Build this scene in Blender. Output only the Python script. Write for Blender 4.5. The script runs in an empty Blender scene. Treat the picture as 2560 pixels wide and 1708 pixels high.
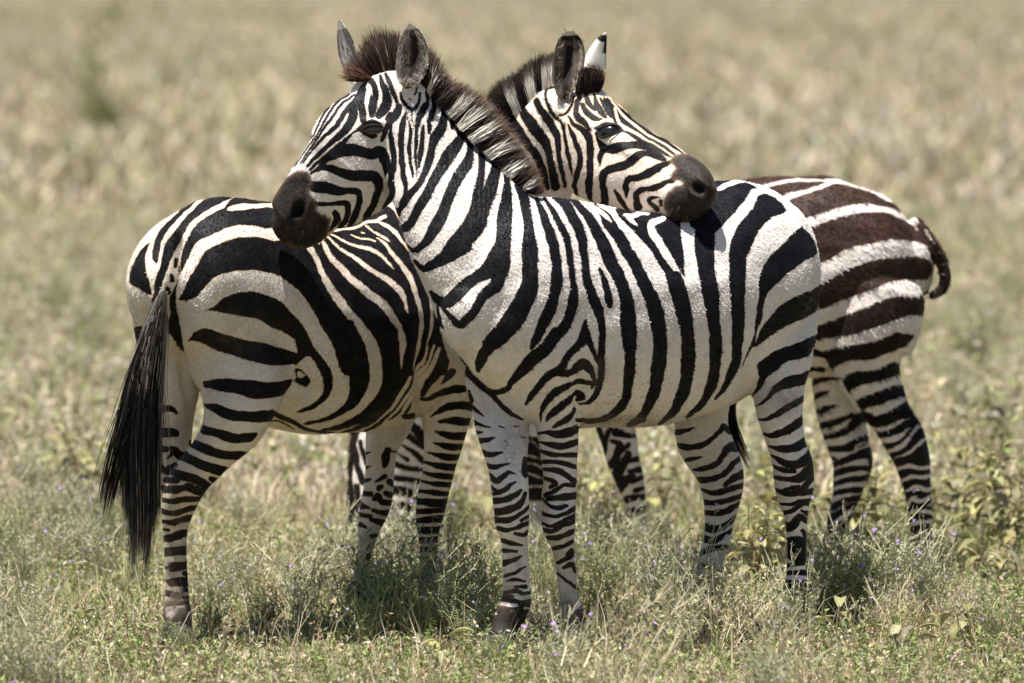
import bpy, math, random
import numpy as np
from mathutils import Vector
from mathutils.bvhtree import BVHTree

# ------------------------------------------------------------------ camera, sky, sun, exposure
SC = bpy.context.scene
COL = SC.collection
R = math.radians
FPX = 18260.0            # focal length in pixels of a 2560 px wide frame
CAMH = 2.2
PITCH = math.atan(1080.0 / FPX)
FOCUS = 21.85
cam_d = bpy.data.cameras.new('camera')
cam = bpy.data.objects.new('camera', cam_d)
COL.objects.link(cam)
cam.location = (0, 0, CAMH)
cam.rotation_euler = (math.pi / 2 - PITCH, 0, 0)
cam_d.sensor_width = 36.0
cam_d.sensor_fit = 'HORIZONTAL'
cam_d.lens = FPX / 2560.0 * 36.0
cam_d.clip_start = 0.5
cam_d.clip_end = 3000.0
cam_d.dof.use_dof = True
cam_d.dof.focus_distance = FOCUS
cam_d.dof.aperture_fstop = 3.4
SC.camera = cam

SUN_EL = 78.0
SUN_AZ = -120.0           # degrees clockwise from +Y (away from the camera); negative = left
se, sa = R(SUN_EL), R(SUN_AZ)
TO_SUN = Vector((math.cos(se) * math.sin(sa), math.cos(se) * math.cos(sa), math.sin(se)))
world = bpy.data.worlds.new('World')
SC.world = world
world.use_nodes = True
wn = world.node_tree
sky = wn.nodes.new('ShaderNodeTexSky')
sky.sky_type = 'NISHITA'
sky.sun_disc = False
sky.sun_elevation = se
sky.sun_rotation = sa
wn.links.new(sky.outputs[0], wn.nodes['Background'].inputs[0])
wn.nodes['Background'].inputs[1].default_value = 0.043
sun_d = bpy.data.lights.new('sun', 'SUN')
sun_d.energy = 4.6
sun_d.angle = R(0.5)
sun_d.color = (1.0, 0.965, 0.915)
sun = bpy.data.objects.new('sun', sun_d)
COL.objects.link(sun)
sun.location = (-5, 20, 30)
sun.rotation_euler = TO_SUN.to_track_quat('Z', 'Y').to_euler()
SC.view_settings.view_transform = 'Standard'
SC.view_settings.look = 'None'
SC.view_settings.exposure = 1.2
SC.view_settings.gamma = 1.0
SC.cycles.max_bounces = 6
SC.cycles.transparent_max_bounces = 6

# ------------------------------------------------------------------ helpers
rng = np.random.default_rng(7)
random.seed(7)
FWD = np.array((0, math.cos(PITCH), -math.sin(PITCH)))
UPV = np.array((0, math.sin(PITCH), math.cos(PITCH)))
CAMP = np.array((0, 0, CAMH))


def P(px, py, Y):
    """photo pixel + distance along Y -> point in the world"""
    d = FWD + np.array(((px - 1280) / FPX, 0, 0)) + UPV * ((854 - py) / FPX)
    return CAMP + d * (Y / d[1])


def ground_at(px, py):
    d = FWD + np.array(((px - 1280) / FPX, 0, 0)) + UPV * ((854 - py) / FPX)
    return CAMP + d * (-CAMH / d[2])


def flat(v):
    """world points -> lateral pattern plane of the animals, in photo pixels"""
    rel = v - CAMP
    zc = rel @ FWD
    return np.stack((1280 + FPX * rel[:, 0] / zc, 854 - FPX * (rel @ UPV) / zc), 1)


def tag(o, label=None, cat=None, group=None, kind=None):
    if label: o['label'] = label
    if cat: o['category'] = cat
    if group: o['group'] = group
    if kind: o['kind'] = kind
    return o


def mesh_obj(name, verts, faces, mat=None, parent=None, smooth=True):
    me = bpy.data.meshes.new(name)
    if isinstance(faces, tuple):          # (loop vertex array, loop starts, loop totals)
        lv, ls, lt = faces
        me.vertices.add(len(verts))
        me.vertices.foreach_set('co', np.asarray(verts, np.float32).ravel())
        me.loops.add(len(lv))
        me.loops.foreach_set('vertex_index', np.asarray(lv, np.int32))
        me.polygons.add(len(ls))
        me.polygons.foreach_set('loop_start', np.asarray(ls, np.int32))
        me.polygons.foreach_set('loop_total', np.asarray(lt, np.int32))
        me.update(calc_edges=True)
    else:
        me.from_pydata([tuple(v) for v in verts], [], faces)
        me.update()
    if smooth:
        me.polygons.foreach_set('use_smooth', np.ones(len(me.polygons), bool))
    if mat: me.materials.append(mat)
    o = bpy.data.objects.new(name, me)
    COL.objects.link(o)
    if parent is not None: o.parent = parent
    return o


def quads(idx):
    idx = np.asarray(idx, np.int32)
    n, k = idx.shape
    return idx.ravel(), np.arange(n) * k, np.full(n, k)


def set_col(o, col, name='col'):
    me = o.data
    a = me.color_attributes.new(name, 'FLOAT_COLOR', 'POINT')
    c = np.ones((len(me.vertices), 4), np.float32)
    c[:, :3] = col
    a.data.foreach_set('color', c.ravel())


def set_f(me, name, v):
    a = me.attributes.new(name, 'FLOAT', 'POINT')
    a.data.foreach_set('value', np.asarray(v, np.float32))


def catmull(p, sub):
    p = np.asarray(p, float)
    if len(p) < 3:
        t = np.linspace(0, 1, sub + 1)[:, None]
        return p[0] * (1 - t) + p[-1] * t
    q = np.vstack((2 * p[0] - p[1], p, 2 * p[-1] - p[-2]))
    out = []
    for i in range(1, len(q) - 2):
        for s in range(sub):
            t = s / sub
            out.append(0.5 * (2 * q[i] + (q[i + 1] - q[i - 1]) * t + (2 * q[i - 1] - 5 * q[i] + 4 * q[i + 1] - q[i + 2]) * t * t
                              + (3 * q[i] - q[i - 1] - 3 * q[i + 1] + q[i + 2]) * t ** 3))
    out.append(p[-1])
    return np.array(out)


class Soup:
    def __init__(self):
        self.v, self.f = [], []

    def sweep(self, st, lat, sub=4, n=26, cap=0.6):
        """closed tube: stations (px, py, Y, half height px, half width px), lateral direction of the animal"""
        w = []
        for s in st:
            c = P(s[0], s[1], s[2])
            k = s[2] / FPX
            w.append((*c, s[3] * k, s[4] * k))
        w = catmull(w, sub)
        c, a, b = w[:, :3], np.maximum(w[:, 3], .004), np.maximum(w[:, 4], .004)
        T = np.gradient(c, axis=0)
        T /= np.linalg.norm(T, axis=1)[:, None]
        L = np.asarray(lat, float)
        L = L / np.linalg.norm(L)
        rings = []
        e0 = min(a[0], b[0]) * cap
        e1 = min(a[-1], b[-1]) * cap
        seq = [(c[0] - T[0] * e0 * math.sin(t), T[0], a[0] * math.cos(t), b[0] * math.cos(t)) for t in (1.45, 1.0, .5)]
        seq += [(c[i], T[i], a[i], b[i]) for i in range(len(c))]
        seq += [(c[-1] + T[-1] * e1 * math.sin(t), T[-1], a[-1] * math.cos(t), b[-1] * math.cos(t)) for t in (.5, 1.0, 1.45)]
        base = len(self.v)
        th = np.linspace(0, 2 * math.pi, n, endpoint=False)
        for (cc, t, aa, bb) in seq:
            S = L - (L @ t) * t
            S /= np.linalg.norm(S)
            U = np.cross(t, S)
            for q in th:
                self.v.append(cc + U * aa * math.cos(q) + S * bb * math.sin(q))
        m = len(seq)
        for i in range(m - 1):
            for j in range(n):
                self.f.append((base + i * n + j, base + i * n + (j + 1) % n, base + (i + 1) * n + (j + 1) % n, base + (i + 1) * n + j))
        self.f.append(tuple(base + j for j in range(n))[::-1])
        self.f.append(tuple(base + (m - 1) * n + j for j in range(n)))

    def leg(self, st, lat, **k):
        self.sweep([(x, y, Y, w * .5, w * .5) for (x, y, Y, w) in st], lat, **k)


def fuse(soup, voxel, smooth_it):
    """melt overlapping closed tubes into one continuous skin"""
    me = bpy.data.meshes.new('tmp')
    me.from_pydata([tuple(v) for v in soup.v], [], soup.f)
    o = bpy.data.objects.new('tmp', me)
    COL.objects.link(o)
    m = o.modifiers.new('r', 'REMESH')
    m.mode = 'VOXEL'
    m.voxel_size = voxel
    m.use_smooth_shade = True
    s = o.modifiers.new('s', 'SMOOTH')
    s.factor = .5
    s.iterations = smooth_it
    dg = bpy.context.evaluated_depsgraph_get()
    new = bpy.data.meshes.new_from_object(o.evaluated_get(dg))
    bpy.data.objects.remove(o)
    bpy.data.meshes.remove(me)
    return new


# ------------------------------------------------------------------ coat pattern: strokes and patches on the lateral plane
CROP = {'A': (640, 0), 'B': (640, 320), 'C': (1180, 40), 'D': (1000, 200), 'E': (240, 440), 'F': (240, 820), 'G': (240, 1240),
        'H': (660, 500), 'I': (660, 840), 'J': (1180, 450), 'K': (1060, 700), 'L': (1600, 380), 'M': (1600, 700),
        'N': (1400, 250), 'O': (800, 1000), 'P': (800, 1280), 'Q': (1440, 960), 'R': (1600, 1240), 'S': (1920, 960),
        'V': (1860, 400), 'W': (1860, 700), 'X': (1100, 420)}


def parse(text):
    out = []
    for line in text.strip().splitlines():
        p = line.split()
        if not p or p[0].startswith('#'): continue
        ox, oy = CROP[p[0]]
        k = 480 / 2350 if p[0] == 'N' else 640 / 2350
        pts = np.array([[float(q) for q in s.split(',')] for s in p[2:]])
        pts[:, 0] = pts[:, 0] * k + ox
        pts[:, 1] = pts[:, 1] * k + oy
        if pts.shape[1] > 2: pts[:, 2] *= k * .5
        out.append((p[1], pts))
    return out


def seg_dist(q, a, b, ra=0., rb=0.):
    ab = b - a
    t = np.clip(((q - a) @ ab) / max(ab @ ab, 1e-9), 0, 1)
    d = np.hypot(*(q - a - t[:, None] * ab).T)
    return (ra + (rb - ra) * t) - d


def paint(q, items, start):
    """signed distance to the dark pattern, in pixels"""
    sd = np.full(len(q), start, float)
    for kind, pts in items:
        m = 40.
        lo, hi = pts[:, :2].min(0) - m, pts[:, :2].max(0) + m
        sel = np.nonzero(((q > lo) & (q < hi)).all(1))[0]
        if not len(sel): continue
        s = q[sel]
        if pts.shape[1] == 3:
            c = catmull(pts, 5) if len(pts) > 2 else pts
            d = np.full(len(s), -1e3)
            for i in range(len(c) - 1):
                d = np.maximum(d, seg_dist(s, c[i, :2], c[i + 1, :2], max(c[i, 2], .3), max(c[i + 1, 2], .3)))
        else:
            c = catmull(np.vstack((pts, pts[:1])), 3)
            d = np.full(len(s), -1e3)
            ins = np.zeros(len(s), bool)
            for i in range(len(c) - 1):
                a, b = c[i], c[i + 1]
                d = np.maximum(d, seg_dist(s, a, b))
                cr = (a[1] > s[:, 1]) != (b[1] > s[:, 1])
                if cr.any():
                    xi = a[0] + (s[:, 1] - a[1]) * (b[0] - a[0]) / (b[1] - a[1] + 1e-12)
                    ins ^= cr & (s[:, 0] < xi)
            d = np.where(ins, -d, d)
        d = np.clip(d, -30, 30)
        if kind == 'W':
            sd[sel] = np.minimum(sd[sel], -d)
        else:
            sd[sel] = np.maximum(sd[sel], d)
    return np.clip(sd, -30, 30)


# ------------------------------------------------------------------ materials
def new_mat(name):
    m = bpy.data.materials.new(name)
    m.use_nodes = True
    nt = m.node_tree
    return m, nt, nt.nodes, nt.links, nt.nodes['Principled BSDF']


def mathn(nt, op, a, b=None, clamp=False):
    n = nt.nodes.new('ShaderNodeMath')
    n.operation = op
    n.use_clamp = clamp
    for i, x in enumerate((a, b)):
        if x is None: continue
        if isinstance(x, (int, float)): n.inputs[i].default_value = x
        else: nt.links.new(x, n.inputs[i])
    return n.outputs[0]


def mixc(nt, f, a, b):
    n = nt.nodes.new('ShaderNodeMix')
    n.data_type = 'RGBA'
    for i, x in ((0, f), (6, a), (7, b)):
        if isinstance(x, (int, float)): n.inputs[i].default_value = x
        elif isinstance(x, tuple): n.inputs[i].default_value = (*x, 1)
        else: nt.links.new(x, n.inputs[i])
    return n.outputs[2]


def maprange(nt, x, a, b, c=0., d=1., smooth=True):
    n = nt.nodes.new('ShaderNodeMapRange')
    n.interpolation_type = 'SMOOTHSTEP' if smooth else 'LINEAR'
    nt.links.new(x, n.inputs[0])
    for i, q in enumerate((a, b, c, d)): n.inputs[1 + i].default_value = q
    return n.outputs[0]


def noise(nt, scale, detail=3., vec=None, rough=.55):
    n = nt.nodes.new('ShaderNodeTexNoise')
    n.inputs['Scale'].default_value = scale
    n.inputs['Detail'].default_value = detail
    n.inputs['Roughness'].default_value = rough
    if vec is not None: nt.links.new(vec, n.inputs['Vector'])
    return n.outputs[0]


def attr(nt, name, fac=True):
    n = nt.nodes.new('ShaderNodeAttribute')
    n.attribute_name = name
    return n.outputs['Fac'] if fac else n.outputs['Color']


def objvec(nt, sx=1, sy=1, sz=1, rot=(0, 0, 0)):
    t = nt.nodes.new('ShaderNodeTexCoord')
    m = nt.nodes.new('ShaderNodeMapping')
    m.inputs['Scale'].default_value = (sx, sy, sz)
    m.inputs['Rotation'].default_value = rot
    nt.links.new(t.outputs['Object'], m.inputs[0])
    return m.outputs[0]


def coat_material(name, dark_a, dark_b, edge, edge_w, fuzz, white_a=(.77, .71, .665), white_b=(.67, .60, .55)):
    m, nt, nd, lk, bs = new_mat(name)
    v = objvec(nt)
    sd = attr(nt, 'sd')
    j = mathn(nt, 'MULTIPLY', mathn(nt, 'SUBTRACT', noise(nt, 240, 3, objvec(nt, 1, 1, .6), .7), .5), fuzz * 1.9)
    sdj = mathn(nt, 'ADD', sd, j)
    fac = maprange(nt, sdj, -.9, .9)
    white = mixc(nt, maprange(nt, noise(nt, 7, 4, v), .35, .65), white_a, white_b)
    white = mixc(nt, maprange(nt, noise(nt, 70, 5, v, .65), .40, .72, 0., .45), white, tuple(x * .62 for x in white_b))
    white = mixc(nt, maprange(nt, noise(nt, 9, 5, objvec(nt, 1, 1, .7), .6), .50, .75, 0., .38), white, (.50, .40, .30))
    wet = mixc(nt, maprange(nt, sdj, -edge_w, .5), white, edge)
    dark = mixc(nt, maprange(nt, noise(nt, 30, 5, v), .4, .7), dark_a, dark_b)
    # the foal's brown deepens to black down the legs
    dark2 = mixc(nt, attr(nt, 'ink'), dark, (.0075, .0062, .006))
    c = mixc(nt, fac, wet, dark2)
    # dried mud flecks
    du = attr(nt, 'dirt')
    fl = mathn(nt, 'MULTIPLY', maprange(nt, noise(nt, 75, 3, v), .60, .66), du, True)
    c = mixc(nt, fl, c, (.06, .042, .028))
    fl2 = mathn(nt, 'MULTIPLY', maprange(nt, noise(nt, 22, 4, v), .25, .7), attr(nt, 'dust_shade'), True)  # brown-grey dust near the hooves, plus leg shade painted into the coat colour
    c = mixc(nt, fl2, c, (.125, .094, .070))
    # bare dark skin of the muzzle
    mz = mathn(nt, 'ADD', attr(nt, 'muzzle'), mathn(nt, 'MULTIPLY', mathn(nt, 'SUBTRACT', noise(nt, 75, 5, v, .7), .5), 15.))
    skin = mixc(nt, maprange(nt, noise(nt, 45, 4, v), .35, .7), (.012, .0095, .008), (.031, .022, .017))
    tan = mixc(nt, maprange(nt, mz, 0., 16.), (.085, .054, .034), skin)
    c = mixc(nt, maprange(nt, mz, -6., 5.), c, tan)
    c = mixc(nt, maprange(nt, attr(nt, 'black'), -1.5, 1.5), c, (.006, .005, .005))
    lk.new(c, bs.inputs['Base Color'])
    bs.inputs['Roughness'].default_value = .6
    bs.inputs['Specular IOR Level'].default_value = .15
    bs.inputs['Sheen Weight'].default_value = .0
    bs.inputs['Sheen Roughness'].default_value = .4
    b = nd.new('ShaderNodeBump')
    b.inputs['Strength'].default_value = .30
    b.inputs['Distance'].default_value = .004
    vor = nd.new('ShaderNodeTexVoronoi')
    vor.inputs['Scale'].default_value = 150
    lk.new(objvec(nt, 1, 1, .55), vor.inputs['Vector'])
    pores = mathn(nt, 'MULTIPLY', vor.outputs[0], maprange(nt, mz, -2., 6., 0., 1.3))
    h = mathn(nt, 'ADD', noise(nt, 190, 3, objvec(nt, 1, 1, .45, (0, .3, 0))), mathn(nt, 'MULTIPLY', noise(nt, 28, 4, v), .9))
    wr = nd.new('ShaderNodeTexWave')
    wr.inputs['Scale'].default_value = 22
    wr.inputs['Distortion'].default_value = 9
    wr.inputs['Detail'].default_value = 3
    wr.inputs['Detail Scale'].default_value = 1.4
    lk.new(objvec(nt, 1, 1, .3), wr.inputs[0])
    h = mathn(nt, 'ADD', h, mathn(nt, 'MULTIPLY', wr.outputs[1], mathn(nt, 'MULTIPLY', attr(nt, 'wrinkle'), 1.5)))
    h = mathn(nt, 'ADD', h, pores)
    lk.new(h, b.inputs['Height'])
    lk.new(b.outputs[0], bs.inputs['Normal'])
    return m


def col_material(name, rough=.6, spec=.25, translucent=0., var=0.):
    m, nt, nd, lk, bs = new_mat(name)
    c = attr(nt, 'col', False)
    if var:
        t = nd.new('ShaderNodeObjectInfo')
        h = nd.new('ShaderNodeHueSaturation')
        lk.new(c, h.inputs['Color'])
        lk.new(maprange(nt, t.outputs['Random'], 0, 1, 1 - var, 1 + var, False), h.inputs['Value'])
        c = h.outputs[0]
    lk.new(c, bs.inputs['Base Color'])
    bs.inputs['Roughness'].default_value = rough
    bs.inputs['Specular IOR Level'].default_value = spec
    if translucent:
        tr = nd.new('ShaderNodeBsdfTranslucent')
        lk.new(c, tr.inputs[0])
        mx = nd.new('ShaderNodeMixShader')
        mx.inputs[0].default_value = translucent
        lk.new(bs.outputs[0], mx.inputs[1])
        lk.new(tr.outputs[0], mx.inputs[2])
        lk.new(mx.outputs[0], nd['Material Output'].inputs[0])
    return m


M_HAIR = col_material('mane_hair', .65, .12)
M_COATHAIR = col_material('coat_hair', .75, .04)
M_EAR = col_material('ear_coat', .7, .15)
M_LEAF = col_material('leaf', .55, .25, .35)
M_GRASS = col_material('grass_blades', .65, .15, .12)
M_SHRUB = col_material('shrub_foliage', .7, .1, .10, .15)
M_BROAD = col_material('broad_leaf', .6, .25, .16, .15)
M_FLOWER = col_material('flower_petal', .6, .1, .3)


def gloss_material(name, col, rough, coat=0.):
    m, nt, nd, lk, bs = new_mat(name)
    c = mixc(nt, noise(nt, 60, 3, objvec(nt)), col, tuple(x * 1.8 for x in col))
    lk.new(c, bs.inputs['Base Color'])
    bs.inputs['Roughness'].default_value = rough
    bs.inputs['Coat Weight'].default_value = coat
    return m


M_EYE = gloss_material('eye', (.006, .004, .003), .14, .7)
M_HOOF = gloss_material('hoof_horn', (.035, .028, .022), .5)


def short_hair(name, p, d, nrm, length, width, col, mat):
    """many short hairs lying close to the skin, one flat ribbon each"""
    s = np.cross(nrm, d)
    s /= np.linalg.norm(s, axis=1)[:, None] + 1e-9
    L, W = length[:, None], width
    a = p - nrm * .0015
    m = p + d * L * .5 + nrm * L * .08
    e = p + d * L + nrm * L * .07
    V = np.stack((a - s * W, a + s * W, m + s * W * .8, m - s * W * .8, e + s * W * .15, e - s * W * .15), 1).reshape(-1, 3)
    i = np.arange(len(p))[:, None] * 6
    idx = np.concatenate((i + np.array([[0, 1, 2, 3]]), i + np.array([[3, 2, 4, 5]])), 0)
    o = mesh_obj(name, V, quads(idx), mat)
    set_col(o, np.repeat(col, 6, 0))
    return o


def tube(name, pts, rad, col, mat, n=8):
    pts = catmull(np.asarray(pts), 3)
    T = np.gradient(pts, axis=0)
    T /= np.linalg.norm(T, axis=1)[:, None]
    V, F = [], []
    k = len(pts)
    for i in range(k):
        a = np.cross(T[i], (.3, .9, .2)); a /= np.linalg.norm(a)
        b = np.cross(T[i], a)
        r_ = rad * (.25 + .75 * math.sin(math.pi * i / (k - 1)))
        for j in range(n):
            t = 6.2832 * j / n
            V.append(pts[i] + (a * math.cos(t) + b * math.sin(t)) * r_)
    for i in range(k - 1):
        for j in range(n):
            F.append((i * n + j, i * n + (j + 1) % n, (i + 1) * n + (j + 1) % n, (i + 1) * n + j))
    o = mesh_obj(name, np.array(V), F, mat)
    set_col(o, np.tile(col, (len(V), 1)))
    return o


def ribbons(name, strands, mat, parent, seed=1, face=None):
    """hair: list of (points (k,3), half width at base, colours (k,3)); every strand tapers to its tip"""
    r = np.random.default_rng(seed)
    V, F, C = [], [], []
    b = 0
    for pts, w, cols in strands:
        k = len(pts)
        d = pts[-1] - pts[0]
        n = np.cross(d, r.normal(size=3) if face is None else np.asarray(face) + r.normal(size=3) * .4)
        n /= np.linalg.norm(n) + 1e-9
        for i in range(k):
            ww = w * (1 - (i / (k - 1)) ** 1.5 * .92)
            V += [pts[i] - n * ww, pts[i] + n * ww]
            C += [cols[i], cols[i]]
        for i in range(k - 1):
            F.append((b + 2 * i, b + 2 * i + 1, b + 2 * i + 3, b + 2 * i + 2))
        b += 2 * k
    o = mesh_obj(name, np.array(V), quads(F), mat, parent)
    set_col(o, np.array(C))
    return o
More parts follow.
